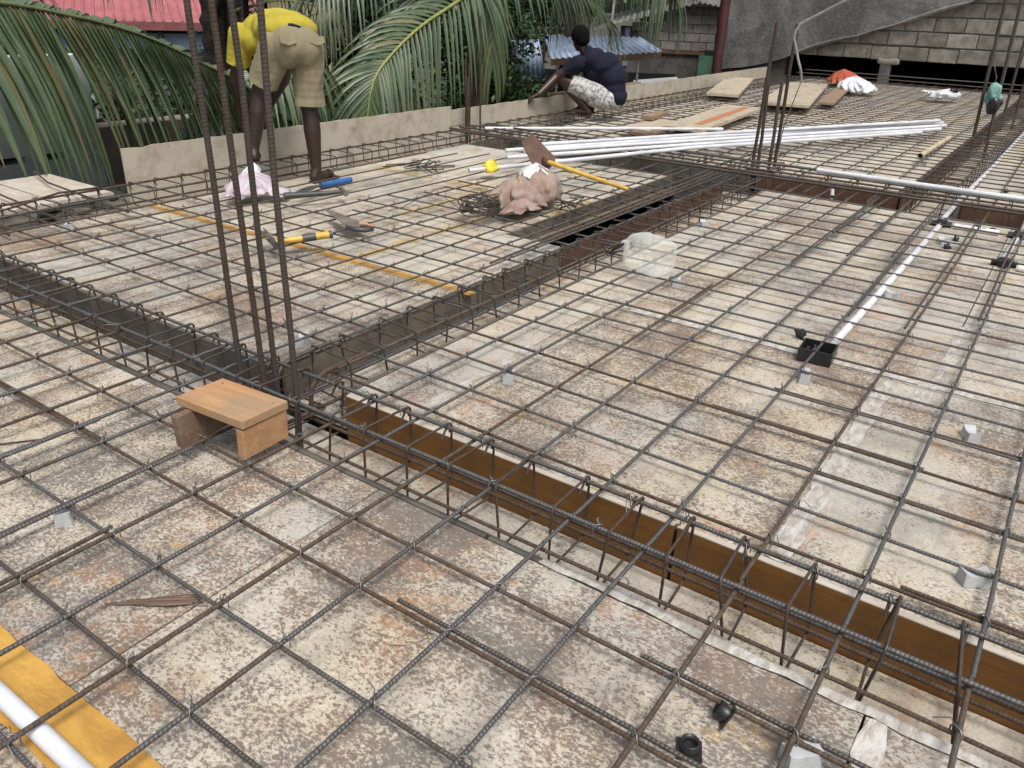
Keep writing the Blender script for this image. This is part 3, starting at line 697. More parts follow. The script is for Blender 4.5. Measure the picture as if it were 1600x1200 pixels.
P_(bld, 'mortar_core', 16.03, 16.17, -1.2, 5.4, .42, 2.3, M['mortar'])
# plaster: outline in (y, z), ragged lower edge
pts = [(6.15, .04), (5.6, .12), (5.2, .22), (4.92, .31)]
y = 4.72
while y > -.6:
    pts.append((y, diag(y) + rb.uniform(-.035, .03))); y -= rb.uniform(.12, .3)
pts += [(-.6, 3.4), (6.15, 3.4)]
m = MB(); Mx = Matrix(((0, 0, 1, 0), (1, 0, 0, -3), (0, 1, 0, 3.2), (0, 0, 0, 1)))
m.prism(pts, -.16, -.09, Mx); m.build('render_coat', M['plaster'], bld)
# thick rim of mortar along the slope
rim = [( -.17 + rb.uniform(-.02, .02), p[0] - 3, p[1] + 3.2 + .01) for p in pts[3:-2]]
m = MB(); m.tube(rim, [.035 + rb.uniform(-.015, .02) for _ in rim], 7, squash=.8); m.build('mortar_rim', M['plaster'], bld)
P_(bld, 'side_wall', 16.02, 16.2, 4.9, 6.15, -3.2, 3.4, M['conc_dark'])
for yy in (3.13, -.4): P_(bld, 'pillar', 15.98, 16.14, yy - .09, yy + .09, -3.2, .44, M['conc_dark'], .02)
P_(bld, 'corbel', 15.97, 16.1, 2.92, 3.28, .33, .43, M['block'], .03)
P_(bld, 'inner_wall', 19.0, 19.1, -6, 6.1, -3.2, 3.4, M['painted_dark']); P_(bld, 'inner_floor', 16.2, 19, -6, 4.9, -.6, -.5, M['painted_dark'])  # closed room coloured near-black so the gap under the wall looks dark
P_(bld, 'inner_ceiling', 16.2, 19, -6, 4.9, .9, 1.0, M['painted_dark']); P_(bld, 'side_wall', 16.2, 19.1, -6.1, -6, -3.2, 3.4, M['painted_dark']); P_(bld, 'side_wall', 16.2, 19.1, 5.9, 6.1, -3.2, 3.4, M['painted_dark'])
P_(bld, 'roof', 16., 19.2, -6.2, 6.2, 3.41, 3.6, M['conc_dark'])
P_(bld, 'lower_wall', 16.04, 16.2, -6, 4.9, -3.2, -.12, M['painted_dark'])
m = MB(); m.tube([(13.99, 5.42, -3.2), (13.985, 5.43, 3.2)], .085, 12)
post = tag(m.build('red_post', M['red_post'], None, True), 'dark red painted post beside the grey rendered wall', 'post')
m = MB(); m.lathe([(.10, 3.18), (.12, 3.2), (.12, 3.24), (.10, 3.26)], (13.985, 5.43, 0), 12); m.build('cap', M['red_post'], post, True)

# --- block house in the background
hs_ = empty('house', (20., 9., -3.2), label='block house with corrugated roof and faded green door', cat='house')
hd = Vector((20.6 - 19.45, 7.75 - 10.3, 0)).normalized(); ha = math.atan2(hd.y, hd.x); hn = Vector((hd.y, -hd.x, 0));
hn = hn if hn.x < 0 else -hn
def HW(s, o_, z): return Vector((19.45, 10.3, 0)) + hd * s + hn * o_ + Vector((0, 0, z)) - Vector(hs_.location)
z = .12; row = 0
bm_ = {}
while z < 1.05:
    s = -.19 if row % 2 else 0.
    while s < 2.75:
        w = .375; top = min(.62 + (s + w / 2) * .27, 1.16)
        if z + .1 < top and s > .25:
            k = 'b'
            if k not in bm_:
                m = MB(); m.box((0, 0, 0), (w - .016, .15, .2 - .016)); bm_[k] = m.mesh('block', M['block_pink'])
            link('block', bm_[k], hs_, loc=HW(s + w / 2, .08 + rb.uniform(-.008, .008), z + .1), rot=(0, 0, ha))
        s += w
    z += .2; row += 1
def hbox(name, s0, s1, o0, o1, z0, z1, mat):
    c = HW((s0 + s1) / 2, (o0 + o1) / 2, (z0 + z1) / 2); return box_obj(name, c, (s1 - s0, o1 - o0, z1 - z0), mat, hs_, rz=ha)
hbox('wall', .1, 2.75, -.1, .07, .1, .62, M['mortar']); hbox('wall', 1.2, 2.75, -.1, .07, .62, .95, M['mortar'])
hbox('lower_wall', .05, 2.8, -.12, .16, -3.2, .1, M['conc_dark'])
hbox('broken_ledge', .7, 2.1, .16, .21, .03, .12, M['fascia_brown'])
hbox('corner_strip', .22, .34, .16, .20, -.3, .58, M['tin_blue'])
hbox('painted_opening', 2.22, 2.68, .165, .18, -.02, .15, M['painted_dark']); d_ = hbox('door', 2.1, 2.62, .17, .21, -1.2, .02, M['green_door'])  # black panel on the wall face paints the darkness of the opening
m = MB(); m.box((.05, .03, .28), (.17, .02, .5)); m.build('panel', M['green_dark'], d_)
def corrugated(rows_a, rows_b, n, amp, name, mat, parent, thick=None):
    a0, a1 = map(Vector, rows_a); b0, b1 = map(Vector, rows_b); up = (a1 - a0).cross(b0 - a0).normalized(); up = up if up.z > 0 else -up
    m = MB(); ra, rb_ = [], []
    for i in range(n * 6 + 1):
        t = i / (n * 6); w = up * (math.cos(2 * math.pi * i / 6) * amp); ra.append(a0.lerp(a1, t) + w); rb_.append(b0.lerp(b1, t) + w)
    m.quadgrid([ra, rb_]); o = m.build(name, mat, parent, True)
    s = o.modifiers.new('solid', 'SOLIDIFY'); s.thickness = .006; return o
L0 = Vector(hs_.location)
corrugated((HW(-.6, .45, .50), HW(1.95, .45, 1.20)), (HW(-.6, -3., .75), HW(1.95, -3., 1.45)), 16, .018, 'roof_sheet', M['tin_grey'], hs_)
corrugated((HW(1.95, .45, 1.20), HW(2.85, .45, 1.08)), (HW(1.95, -3., 1.45), HW(2.85, -3., 1.33)), 7, .018, 'roof_sheet', M['tin_grey'], hs_)

# --- open shed with a pale blue tin roof
shed = empty('shed', (11.8, 6.6, -3.2), label='open shed with pale blue tin roof and brown fascia beyond the crouching worker', cat='shed'); Ls = Vector(shed.location)
fa, fb = Vector((11.15, 7.0, .34)), Vector((12.05, 5.58, .50)); ba, bb = Vector((12.3, 7.9, .62)), Vector((12.5, 6.2, .66))
corrugated((fa - Ls, fb - Ls), (ba - Ls, bb - Ls), 18, .012, 'roof_sheet', M['tin_blue'], shed)
m = MB(); a, b = fa - Ls, fb - Ls; dz = Vector((0, 0, -.10)); th = Vector((-.02, -.012, 0))
for q in (0,):
    pr = [a + Vector((0, 0, -.012)), b + Vector((0, 0, -.012)), b + dz, a + dz]; bk = [p + Vector((.025, .015, 0)) for p in pr]
    m.face(pr); m.face(list(reversed(bk)))
    for i in range(4): m.face([pr[i], bk[i], bk[(i + 1) % 4], pr[(i + 1) % 4]])
m.build('fascia', M['fascia_brown'], shed)
for t in (.06, .62, .8): 
    q = fa.lerp(fb, t) - Ls; m = MB(); m.tube([(q.x + .05, q.y + .03, 0), (q.x + .05, q.y + .03, q.z - .02)], .02, 6); m.build('post', M['galv'], shed, True)
m = MB(); m.box((1.6, 1.6, 1.6), (.1, 4.2, 3.2), R(32)); m.build('back_wall', M['painted_dark'], shed)  # near-black colour paints the shade inside the shed
sh2 = empty('tin_screen', (11.6, 7.6, -3.2), label='pale blue tin screen beside the crouching worker\'s head', cat='screen'); 
corrugated((Vector((-.40, .35, 3.74)), Vector((.02, -.05, 3.78))), (Vector((-.5, .3, 3.2)), Vector((.05, -.2, 3.2))), 9, .01, 'sheet', M['tin_blue'], sh2)
m = MB(); m.tube([(-.5, .4, 0), (-.48, .38, 3.86)], .02, 6); m.build('post', M['bark2'], sh2)
m = MB(); m.tube([(.12, -.1, 0), (.12, -.1, 3.9)], .02, 6); m.build('post', M['bark2'], sh2)
lv = empty('louvre_stack', (13.2, 6.2, -.6), label='stack of grey louvre sheets lying behind the edge board', cat='stack')
for k in range(9):
    o = box_obj('sheet', (U_(-.04, .04) + k * .012, U_(-.04, .04), k * .075 - .05), (.75, .42, .022), M['slate'], lv, rz=R(-58) + U_(-.06, .06)); o.rotation_euler = (R(8), R(-6), o.rotation_euler.z)
box_obj('bearer', (0, 0, -1.3), (.7, .5, 2.3), M['conc_dark'], lv, rz=R(-58))

# --- house with the red roof
rh = empty('house', (13, 21, -3.2), label='pale blue house with red ribbed roof at upper left', cat='house'); Lr = Vector(rh.location)
ea, eb = Vector((9.0, 22.8, .30)), Vector((15.6, 18.6, .30)); bk_ = Vector((2.2, 3.6, 1.15))
def ribbed(a0, a1, b0, b1, n, mat, parent, name='roof_sheet', h=.04):
    a0, a1, b0, b1 = map(Vector, (a0, a1, b0, b1)); m = MB(); ra, rb2 = [], []
    for i in range(n):
        for t, w in ((0, 0), (.72, 0), (.78, h), (.94, h)):
            f = (i + t) / n; ra.append(a0.lerp(a1, f) + Vector((0, 0, w))); rb2.append(b0.lerp(b1, f) + Vector((0, 0, w)))
    m.quadgrid([ra, rb2]); return m.build(name, mat, parent)
ribbed(ea - Lr, eb - Lr, ea + bk_ - Lr, eb + bk_ - Lr, 34, M['red_roof'], rh)
def slab(root, name, a, b, z0, z1, th, mat, off=0):
    a, b = Vector(a), Vector(b); d = (b - a); L = d.length; q = (a + b) / 2; n = Vector((-d.y, d.x, 0)).normalized()
    q = q + n * off; return box_obj(name, Vector((q.x, q.y, (z0 + z1) / 2)) - Vector(root.location), (L, th, z1 - z0), mat, root, rz=math.atan2(d.y, d.x))
slab(rh, 'fascia', ea, eb, .10, .30, .05, M['red_fascia'], -.02)
slab(rh, 'wall', ea, eb, -.38, .2, .2, M['sky_blue'], .75); slab(rh, 'lower_wall', ea, eb, -3.2, -.381, .24, M['conc_dark'], .75)
slab(rh, 'beam', ea, eb, .02, .16, .2, M['painted_dark'], .35)
for t in (.3, .62, .9):
    q = ea.lerp(eb, t); m = MB(); m.tube([(q.x - Lr.x + .2, q.y - Lr.y + .2, 0), (q.x - Lr.x + .2, q.y - Lr.y + .2, 3.25)], .08, 8); m.build('post', M['conc_dark'], rh)

# --- water tank
tk = empty('water_tank', (9.65, 10.45, -3.2), label='black-green ribbed water tank behind the bending worker', cat='tank')
prof = [(.30, 3.93), (.39, 3.95)]
for k in range(9):
    z0 = 3.97 + k * .12; prof += [(.39, z0), (.39, z0 + .075), (.405, z0 + .085), (.405, z0 + .11)]
prof += [(.36, 5.1), (.2, 5.22), (.12, 5.25)]
m = MB(); m.lathe(prof, n=32); m.build('shell', M['tank'], tk, True)
m = MB(); m.box((0, 0, 3.88), (1.0, 1.0, .09)); m.build('platform', M['bark2'], tk)
for a, b in ((-.4, -.4), (.4, -.4), (.4, .4), (-.4, .4)):
    m = MB(); m.tube([(a, b, 0), (a, b, 3.84)], .05, 6); m.build('leg', M['bark2'], tk)

# --- wall with vent slots at the far left, ledge with rubble
vw = empty('vent_wall', (3, 6.6, -3.2), label='shaded grey wall with a row of vent slots under the palm frond', cat='wall')
P_(vw, 'wall', -1.5, 3.55, 6.5, 6.68, -3.2, -.085, M['vent_wall']); P_(vw, 'wall', -1.5, 3.55, 6.5, 6.68, -.035, .66, M['vent_wall'])
e0 = -1.5; slots = [(.3 * k + 2.765 - 3.0 - .02, .3 * k + 2.765 - 3.0 + .165) for k in range(0, 14)]
slots = [s for s in [(2.765 + .305 * k - .305 * 8, 2.95 + .305 * k - .305 * 8) for k in range(12)] if s[1] < 3.55]
px = -1.5
for a, b in slots:
    if a > px: P_(vw, 'pier', px, a, 6.502, 6.678, -.0849, -.0351, M['vent_wall'])
    px = b
P_(vw, 'pier', px, 3.55, 6.502, 6.678, -.0849, -.0351, M['vent_wall'])
P_(vw, 'dark_backing', -1.5, 3.55, 6.80, 6.85, -3.2, .5, M['painted_dark'])  # black sheet behind the slots, painting in their darkness
P_(vw, 'side_wall', 3.551, 4.6, 6.46, 6.7, -3.2, .12, M['brown_wall'])
lg = empty('ledge', (3, 6, -.4), label='dark concrete ledge strewn with rubble below the vent wall', cat='ledge')
P_(lg, 'slab', -1.5, 5., 5.62, 6.499, -.5, -.34, M['block'])
rr = random.Random(11)
for k in range(26):
    x_ = rr.uniform(2.5, 3.9); y_ = rr.uniform(5.7, 6.3); s = rr.uniform(.03, .09); m = MB()
    m.box((0, 0, 0), (s * rr.uniform(.8, 2.2), s, s * .6)); o = m.build('rubble', M['conc_dark' if k % 3 else 'block'], lg, bevel=.008); o.location = (x_ - 3, y_ - 6, .06 + s * .3); o.rotation_euler = (rr.uniform(-.3, .3), rr.uniform(-.3, .3), rr.uniform(0, 3))

# ------------------------------------------------------------------ palms
def spline(P, n):
    P = [Vector(p) for p in P]; out = []
    Q = [P[0] * 2 - P[1]] + P + [P[-1] * 2 - P[-2]]
    seg = len(P) - 1
    for i in range(n + 1):
        t = i / n * seg; k = min(int(t), seg - 1); u = t - k; a, b, c, d = Q[k:k + 4]
        out.append(.5 * ((2 * b) + (c - a) * u + (2 * a - 5 * b + 4 * c - d) * u * u + (3 * b - a - 3 * c + d) * u ** 3))
    return out
def leaflet(m, base, d, nrm, L, w, grav, rnd, seg=7, curl=0.):
    "folded strip that droops under its own weight"
    p = Vector(base); d = Vector(d).normalized(); ds = L / seg; rows = []
    for i in range(seg + 1):
        t = i / seg; ww = w * max(.04, (.45 + .55 * min(1, t / .12)) * (1 - t) ** .62)
        s = d.cross(nrm); s = s.normalized() if s.length > 1e-4 else Vector((1, 0, 0)); n2 = s.cross(d).normalized()
        rows.append([p - s * ww * .5 + n2 * ww * .0, p - n2 * ww * .22, p + s * ww * .5])
        d = (d + Vector((curl * rnd.uniform(-1, 1), curl * rnd.uniform(-1, 1), -grav * ds * (1 + .8 * t)))).normalized(); p = p + d * ds
    m.quadgrid(rows)
def frond(root, pts, n, Lf, w, nrm, grav, mat, rmat, seed, split=False, ang=(35, 65), r0=.022, sides=(1, -1), t0=.08, lift=.15, curl=.02, fwd=None, jit=.12, drop=(0, 0)):
    rnd = random.Random(seed); loc = Vector(root.location); S = spline(pts, 60)
    L = [p - loc for p in S]
    m = MB(); m.tube(L[::3], [r0 * (1 - .85 * i / 20) for i in range(len(L[::3]))], 7); fr_ = m.build('frond', rmat, root, True)
    joined = MB(); nrm0 = Vector(nrm).normalized()
    for k in range(n):
        t = t0 + (1 - t0) * (k + .5) / n; i = min(59, int(t * 60)); u = t * 60 - i; b = L[i].lerp(L[i + 1], u); T = (L[i + 1] - L[i]).normalized()
        S_ = T.cross(nrm0).normalized(); N_ = S_.cross(T).normalized()
        for s in sides:
            a = R(ang[0] + (ang[1] - ang[0]) * t + rnd.uniform(-5, 5)); d = S_ * s * math.cos(a) + T * math.sin(a) + N_ * (lift + rnd.uniform(-jit, jit)); d = d - Vector((0, 0, drop[0] if s > 0 else drop[1])) * rnd.uniform(.85, 1.15)
            mm = MB() if split else joined
            leaflet(mm, b, d, N_, Lf(t, s) * rnd.uniform(.9, 1.08), w * rnd.uniform(.85, 1.15), grav * rnd.uniform(.8, 1.25), rnd, curl=curl)
            if split: mm.build('leaflet', mat, fr_, True)
    if not split: tag(joined.build('leaflets', mat, fr_, True), kind='stuff')
    return fr_
def trunk(root, p0, p1, r0, r1, mat, rings=26, seed=0, lean=.1):
    rnd = random.Random(seed); loc = Vector(root.location); a, b = Vector(p0) - loc, Vector(p1) - loc; P = []; rr_ = []
    for i in range(rings * 3 + 1):
        t = i / (rings * 3); P.append(a.lerp(b, t) + Vector((math.sin(t * 2.2) * lean, math.cos(t * 1.7) * lean - lean, 0))); rr_.append((r0 + (r1 - r0) * t) * (1.0 + (.10 if i % 3 == 0 else 0) + rnd.uniform(-.04, .04)))
    m = MB(); m.tube(P, rr_, 12); return m.build('trunk', mat, root, True)

# palm whose big frond hangs across the upper left
pa = empty('coconut_palm', (.9, 6.1, -3.2), label='coconut palm whose large grey-green frond hangs across the upper left corner', cat='palm')
trunk(pa, (.9, 6.1, -3.2), (.95, 6.0, .75), .17, .13, M['bark2'], seed=1, lean=.05)
frond(pa, [(.95, 6.0, .75), (1.6, 5.95, .98), (2.3, 5.92, 1.045), (2.74, 5.9, 1.03), (3.14, 5.9, .965), (3.54, 5.9, .875), (3.88, 5.9, .755), (4.25, 5.88, .575), (4.5, 5.86, .45), (4.95, 5.84, .12)], 104,
      lambda t, s: (.62 + .58 * math.sin(math.pi * min(1, t * .95 + .1))) * (1.05 if s > 0 else .5), .088, (0, -.22, 1), 1.0, M['leaf_palm'], M['rachis_dark'], 5, True, ang=(25, 45), r0=.022, lift=.1, curl=.015, drop=(1.5, -.1), jit=.1)
frond(pa, [(.95, 6.0, .75), (1.5, 6.5, 1.3), (2.2, 7.0, 1.5), (3.0, 7.4, 1.45), (3.7, 7.6, 1.25)], 40, lambda t, s: .8, .035, (0, -.2, 1), 2.6, M['leaf_palm2'], M['rachis_dark'], 6, ang=(15, 50), lift=.2)
# palm in the middle
pb = empty('coconut_palm', (8.9, 6.9, -3.2), label='coconut palm with green fronds drooping to the edge board between the two workers', cat='palm')
trunk(pb, (8.95, 6.95, -3.2), (8.55, 6.5, 1.55), .17, .13, M['bark2'], seed=2, lean=.06)
frond(pb, [(8.5, 6.35, 1.55), (8.05, 6.05, 1.33), (7.63, 6., 1.13), (6.95, 6.0, .86), (6.42, 5.98, .57), (6.15, 5.96, .33), (6.03, 5.95, -.1), (6.0, 5.95, -.35)], 56,
      lambda t, s: (1.0 if s < 0 else .92) * (.55 + .55 * math.sin(math.pi * min(1, t * .9 + .1))), .05, (-.55, -.75, .30), 1.15, M['leaf_palm2'], M['rachis'], 9, True, ang=(28, 58), r0=.028, lift=.02, curl=.02, jit=.06)
frond(pb, [(8.5, 6.35, 1.55), (8.25, 6.1, 1.5), (8.12, 5.95, 1.2), (8.05, 5.85, .8), (8.0, 5.82, .5)], 34,
      lambda t, s: .95 - .35 * t, .042, (-.8, -.55, .1), 3.0, M['leaf_palm2'], M['rachis_dark'], 10, True, ang=(40, 72), r0=.025, lift=.02, t0=.2)
frond(pb, [(8.5, 6.4, 1.6), (8.9, 6.1, 1.62), (9.5, 5.9, 1.45), (10.1, 5.7, 1.12), (10.4, 5.6, .9)], 40, lambda t, s: .85, .036, (-.3, -.5, .8), 1.6, M['leaf_hang'], M['rachis_dark'], 12, ang=(25, 60), lift=.05)
frond(pb, [(8.5, 6.5, 1.6), (8.0, 7.0, 1.75), (7.4, 7.3, 1.5), (6.9, 7.5, 1.1)], 36, lambda t, s: .85, .036, (-.3, -.5, .8), 1.6, M['leaf_dark'], M['rachis_dark'], 13, ang=(25, 60), lift=.05)
frond(pb, [(8.5, 6.5, 1.6), (8.3, 6.9, 1.85), (7.6, 6.8, 1.75), (6.7, 6.6, 1.45), (6.0, 6.5, 1.2)], 36, lambda t, s: .9, .036, (0, -.3, 1), 2.2, M['leaf_hang'], M['rachis_dark'], 14, ang=(20, 55), lift=.05)
# palm at the back whose fronds hang from above, on the right of the middle
pc = empty('coconut_palm', (12.6, 7.9, -3.2), label='farther coconut palm with leaflets hanging like a curtain behind the crouching worker', cat='palm')
trunk(pc, (12.6, 7.9, -3.2), (12.2, 7.3, 2.1), .17, .13, M['bark2'], seed=3)
frond(pc, [(12.2, 7.3, 2.1), (11.6, 6.7, 2.2), (11.0, 6.3, 1.95), (10.3, 6.05, 1.65), (9.9, 5.95, 1.4)], 44, lambda t, s: 1.0, .034, (0, -.2, 1), 4.5, M['leaf_hang'], M['rachis_dark'], 21, ang=(10, 35), lift=.1)
frond(pc, [(12.2, 7.3, 2.1), (12.0, 6.6, 2.1), (11.8, 6.0, 1.85), (11.65, 5.6, 1.6), (11.6, 5.35, 1.35)], 44, lambda t, s: 1.0, .034, (-.4, 0, 1), 4.5, M['leaf_hang'], M['rachis_dark'], 22, ang=(10, 35), lift=.1)
frond(pc, [(12.2, 7.3, 2.1), (12.8, 6.7, 2.25), (13.4, 6.2, 2.0), (13.9, 5.85, 1.65)], 44, lambda t, s: .95, .034, (0, -.2, 1), 4.5, M['leaf_hang'], M['rachis_dark'], 23, ang=(10, 35), lift=.1)
frond(pc, [(12.2, 7.3, 2.1), (12.9, 7.2, 2.4), (13.8, 6.9, 2.2), (14.6, 6.6, 1.75)], 40, lambda t, s: .95, .034, (0, -.2, 1), 4.5, M['leaf_hang'], M['rachis_dark'], 24, ang=(10, 35), lift=.1)
m = MB(); m.tube([Vector(q) - Vector(pc.location) for q in [(11.75, 6.3, 1.75), (10.9, 5.85, 1.2), (10.3, 5.55, .72), (10.1, 5.45, .5)]], [.03, .024, .016, .01], 6); m.build('dead_stalk', M['dead'], pc, True)
# dark palm behind the column bars at upper left
pd = empty('coconut_palm', (6.2, 8.5, -3.2), label='dark-trunked palm standing behind the tall column bars', cat='palm')
trunk(pd, (6.1, 8.4, -3.2), (6.2, 8.3, 2.6), .24, .21, M['bark'], seed=4, lean=.04)
for k, (q, s) in enumerate([([(6.2, 8.3, 2.4), (5.6, 7.9, 2.5), (5.0, 7.6, 2.1), (4.6, 7.4, 1.7)], 31), ([(6.2, 8.3, 2.4), (5.4, 8.4, 2.5), (4.6, 8.3, 2.2), (4.0, 8.2, 1.75)], 32), ([(6.2, 8.3, 2.4), (6.6, 7.7, 2.5), (7.0, 7.2, 2.2), (7.3, 6.9, 1.8)], 33)]):
    frond(pd, q, 36, lambda t, s: .9, .034, (0, -.2, 1), 4., M['leaf_dark' if k else 'leaf_hang'], M['rachis_dark'], s, ang=(10, 35), lift=.1)
frond(pd, [(6.2, 8.2, .9), (6.5, 7.7, 1.05), (6.75, 7.2, 1.0), (6.55, 7.0, .97), (6.0, 7.0, .86)], 46, lambda t, s: .55, .036, (0, -.3, 1), 4.2, M['leaf_dark'], M['rachis_dark'], 34, ang=(15, 45), lift=.05, t0=.2)
for k in range(7):
    a = U_(-.6, .6); m = MB(); x_ = 6.15 + math.sin(k * 2.4) * .2; y_ = 8.15 + U_(-.05, .05)
    m.tube([Vector(q) - Vector(pd.location) for q in [(x_, y_, U_(-.2, .8)), (x_ + U_(-.35, .35), y_ - .25, U_(.9, 1.3)), (x_ + U_(-.6, .6), y_ - .4, U_(.8, 1.4))]], [.05, .035, .01], 6); m.build('leaf_stub', M['bark'], pd, True)
# low frond between the bending man's legs
pe = empty('young_palm', (6.6, 7.2, -3.2), label='young palm with low fronds seen behind the bending worker\'s legs', cat='palm')
trunk(pe, (6.6, 7.2, -3.2), (6.3, 6.9, -.2), .10, .08, M['bark2'], seed=5)
frond(pe, [(6.3, 6.9, -.2), (5.7, 6.4, .4), (5.1, 6.1, .55), (4.6, 6.0, .42), (4.2, 5.95, .15)], 46, lambda t, s: .75, .04, (0, -.6, 1), 2.2, M['leaf_palm'], M['rachis_dark'], 41, ang=(20, 50), lift=.1)
frond(pe, [(6.3, 6.9, -.2), (6.1, 6.6, .35), (5.7, 6.3, .55), (5.2, 6.1, .4), (4.9, 6.0, .1)], 40, lambda t, s: .75, .04, (-.2, -.6, 1), 2.4, M['leaf_palm2'], M['rachis_dark'], 42, ang=(20, 50), lift=.1)
frond(pe, [(6.3, 6.9, -.2), (6.5, 6.5, .25), (6.6, 6.2, .3), (6.7, 6.0, .05)], 30, lambda t, s: .7, .038, (-.3, -.6, 1), 2.6, M['leaf_dark'], M['rachis_dark'], 43, ang=(20, 50), lift=.1)

# ------------------------------------------------------------------ leafy trees
def tree(loc, lab, blobs, nleaf, size, seed, height):
    rnd = random.Random(seed); root = empty('tree', (loc[0], loc[1], -3.2), label=lab, cat='tree')
    trunk(root, (loc[0], loc[1], -3.2), (loc[0], loc[1], height), .14, .07, M['bark2'], 10, seed)
    m = MB()
    for (c, r) in blobs:
        c = Vector(c) - Vector(root.location)
        b = MB(); st = Vector((0, 0, height + 3.2 - .6)); b.tube([st, (st + c) / 2 + Vector((0, 0, .05)), c], [.05, .035, .015], 5); b.build('limb', M['bark2'], root)
        for k in range(int(nleaf * r * r)):
            v = Vector((rnd.gauss(0, 1), rnd.gauss(0, 1), rnd.gauss(0, 1))).normalized() * r * (rnd.random() ** .4) * rnd.uniform(.8, 1.08)
            v.z *= .8; p = c + v; L = size * rnd.uniform(.6, 1.3); a = Vector((rnd.uniform(-1, 1), rnd.uniform(-1, 1), rnd.uniform(-.6, .3))).normalized(); s = a.cross(Vector((rnd.uniform(-.4, .4), rnd.uniform(-.4, .4), 1))).normalized()
            q = p + a * L; mid = p + a * L * .45; dn = Vector((0, 0, -L * .1))
            m.face([p, mid + s * L * .24, q + dn, mid - s * L * .24])
    tag(m.build('crown', M['leaf_bush'], root), kind=None); return root
tree((10.6, 7.6), 'dense dark green leafy tree left of the crouching worker', [((10.0, 7.3, .1), .55), ((10.3, 7.0, -.4), .6), ((9.8, 7.5, .7), .5), ((10.8, 7.6, .6), .6), ((10.2, 7.4, 1.2), .6), ((9.4, 7.4, -.2), .5), ((10.6, 7.0, -1.0), .6), ((11.2, 7.3, -.3), .5)], 3000, .11, 51, .4)
tree((8.9, 9.2), 'dark leafy tree behind the middle palm', [((8.4, 9.0, .2), .8), ((9.3, 8.9, -.2), .8), ((8.9, 9.2, 1.0), .9), ((8.0, 8.8, -.5), .8), ((9.6, 8.7, .8), .7), ((8.2, 8.9, 1.1), .7), ((9.0, 8.6, -1.), .8), ((7.5, 9.0, -.3), .8), ((7.3, 8.6, -1.2), .9), ((7.2, 9.1, .5), .7)], 1900, .14, 52, .4)
tree((5.9, 10.2), 'dark leafy tree left of the water tank, below the red roof', [((6.4, 10.2, -.45), .8), ((7.2, 9.9, -.5), .8), ((5.4, 10.3, -.1), .8), ((6.4, 10.0, -1.3), .9), ((4.6, 10.4, -.05), .8), ((3.8, 10.6, .0), .8), ((5.0, 10.2, -.7), .9), ((5.4, 9.9, -1.4), .9), ((4.0, 10.2, -1.2), .8)], 1700, .14, 53, -.4)
tree((13.6, 9.6), 'leafy tree above the corrugated roofs in the distance', [((13.3, 9.4, .4), .9), ((14.2, 9.2, .9), .9), ((13.6, 9.6, 1.5), .9), ((12.6, 9.7, .8), .9), ((12.3, 9.9, 1.6), .8), ((11.6, 9.9, .7), .9), ((11.2, 9.9, 1.5), .8), ((12.2, 9.6, 0), .8)], 1300, .16, 54, .4)
tree((16.5, 12.5), 'distant leafy tree behind the block house', [((15.5, 12.8, .9), 1.2), ((17., 12.3, 1.2), 1.2), ((18.5, 11.8, 1.2), 1.1), ((16.2, 12.6, 2.1), 1.1), ((19.8, 11.4, 1.6), 1.1), ((21.5, 10.6, 2.0), 1.2), ((23, 9.4, 2.), 1.2), ((14., 13.2, 1.), 1.2), ((14.5, 13., 2.), 1.1)], 800, .2, 55, .8)

# ================================================================== PEOPLE
def _sphere(m, c, rad, M3=None, nu=14, nv=9):
    rows = []
    for i in range(1, nv):
        th = math.pi * i / nv; row = []
        for k in range(nu):
            a = 2 * math.pi * k / nu; q = Vector((rad[0] * math.sin(th) * math.cos(a), rad[1] * math.sin(th) * math.sin(a), rad[2] * math.cos(th)))
            if M3 is not None: q = M3 @ q
            row.append(Vector(c) + q)
        rows.append(row)
    b = len(m.v); n = nu
    for r in rows: m.v.extend([tuple(p) for p in r])
    top = Vector((0, 0, rad[2])); bot = Vector((0, 0, -rad[2]))
    if M3 is not None: top, bot = M3 @ top, M3 @ bot
    m.v.append(tuple(Vector(c) + top)); m.v.append(tuple(Vector(c) + bot)); T, B = len(m.v) - 2, len(m.v) - 1
    for i in range(len(rows) - 1):
        for k in range(n): m.f.append((b + i * n + k, b + (i + 1) * n + k, b + (i + 1) * n + (k + 1) % n, b + i * n + (k + 1) % n)); m.uv.append(((0, 0),) * 4)
    for k in range(n):
        m.f.append((T, b + k, b + (k + 1) % n)); m.uv.append(((0, 0),) * 3)
        q = b + (len(rows) - 1) * n; m.f.append((B, q + (k + 1) % n, q + k)); m.uv.append(((0, 0),) * 3)
